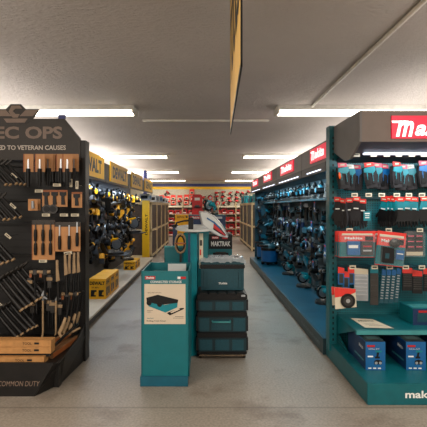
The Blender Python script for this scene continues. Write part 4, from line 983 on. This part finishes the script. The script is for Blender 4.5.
k.part('frame', MB().b2((X0,Yc+.0,.045),(X1,Yc+.42,.07),BLACK).tube([(X0+.02,Yc-.01,.035),(X1-.02,Yc-.01,.035)],.010,TAN,n=7),.003)
for x in (X0+.03,X1-.03):
    for y in (Yc+.03,Yc+.39):
        k.part('wheel', MB().cyl((x-.016,y,.025),(x+.016,y,.025),.025,BLACK,n=14))
k.place((0,0,0),'low black wheeled dolly under the stacked teal tool chests')
k=Kind('tool_chest','tool chest'); chest(k,X0,X1,Yc,Yc+.42,.07,.215,.268); k.place((0,0,0),'dark teal tool chest at the bottom of the stack',group='stacked teal tool chests')
k=Kind('tool_chest','tool chest'); chest(k,X0,X1,Yc,Yc+.42,.268,.43,.48,True,2); k.place((0,0,0),'dark teal tool chest with a pale pull handle, second from the bottom of the stack',group='stacked teal tool chests')
k=Kind('tool_chest','tool chest'); chest(k,X0,X1,Yc,Yc+.42,.48,.60,.66)
lt=MB()
for q in range(5): lt.b2((X0+.03+q*.095,Yc+.0,.66),(X0+.10+q*.095,Yc+.10,.672),BLACKM)
k.part('lid_rib', lt); k.part('side_latch', MB().b2((X1-.06,Yc-.016,.635),(X1-.02,Yc-.011,.655),SILVP))
k.place((0,0,0),'shallow dark teal tool chest with black ribbed lid, third from the bottom',group='stacked teal tool chests')
k=Kind('tool_chest','tool chest')
k.part('body', MB().b2((X0+.035,Yc+.14,.672),(X1-.02,Yc+.42,.90),TEALD).b2((X0+.06,Yc+.135,.69),(X0+.10,Yc+.142,.88),TEALD).b2((X1-.08,Yc+.135,.69),(X1-.045,Yc+.142,.88),TEALD),.008)
lg=MB(); logo(lg,(.19,Yc+.138,.745),.022,WHITE,'front',width=.09); k.part('lettering', lg, label='small white maker lettering')
k.part('lid', MB().b2((X0+.025,Yc+.125,.90),(X1-.01,Yc+.42,.945),BLACK),.008)
k.place((0,0,0),'plain dark teal tool chest with small white lettering, topmost of the stack',group='stacked teal tool chests')
# shrink wrapped case on top
k=Kind('wrapped_case','tool case')
k.part('case', MB().b2((X0+.03,Yc+.13,.945),(X1-.015,Yc+.41,.99),TEALD).b2((X0+.05,Yc+.15,.99),(X1-.04,Yc+.38,1.0),SILVP),.012)
w=MB(); nx,ny=22,8; vs=[]
random.seed(11)
for j in range(ny+1):
    for i in range(nx+1):
        vs.append((X0+.01+(X1-X0-.01)*i/nx, Yc+.10+.33*j/ny, 1.008+random.uniform(-.006,.014)-(.04 if j==0 else 0)-(.03 if i in(0,nx) else 0)))
w.add(vs,[(j*(nx+1)+i,j*(nx+1)+i+1,(j+1)*(nx+1)+i+1,(j+1)*(nx+1)+i) for j in range(ny) for i in range(nx)],WRAP,False)
k.part('film', w, label='crumpled clear plastic film')
k.part('silver_tool', MB().ell((.35,Yc+.22,1.005),(.06,.05,.022),SILV))
k.place((0,0,0),'flat teal case wrapped in crumpled clear plastic on top of the chest stack')

# ================================================================ world and colour
w=bpy.data.worlds.new('world'); scn.world=w; w.use_nodes=True
w.node_tree.nodes['Background'].inputs[0].default_value=(1,.93,.85,1)
w.node_tree.nodes['Background'].inputs[1].default_value=.75
scn.view_settings.view_transform='Standard'
scn.view_settings.look='None'
scn.view_settings.exposure=0.22
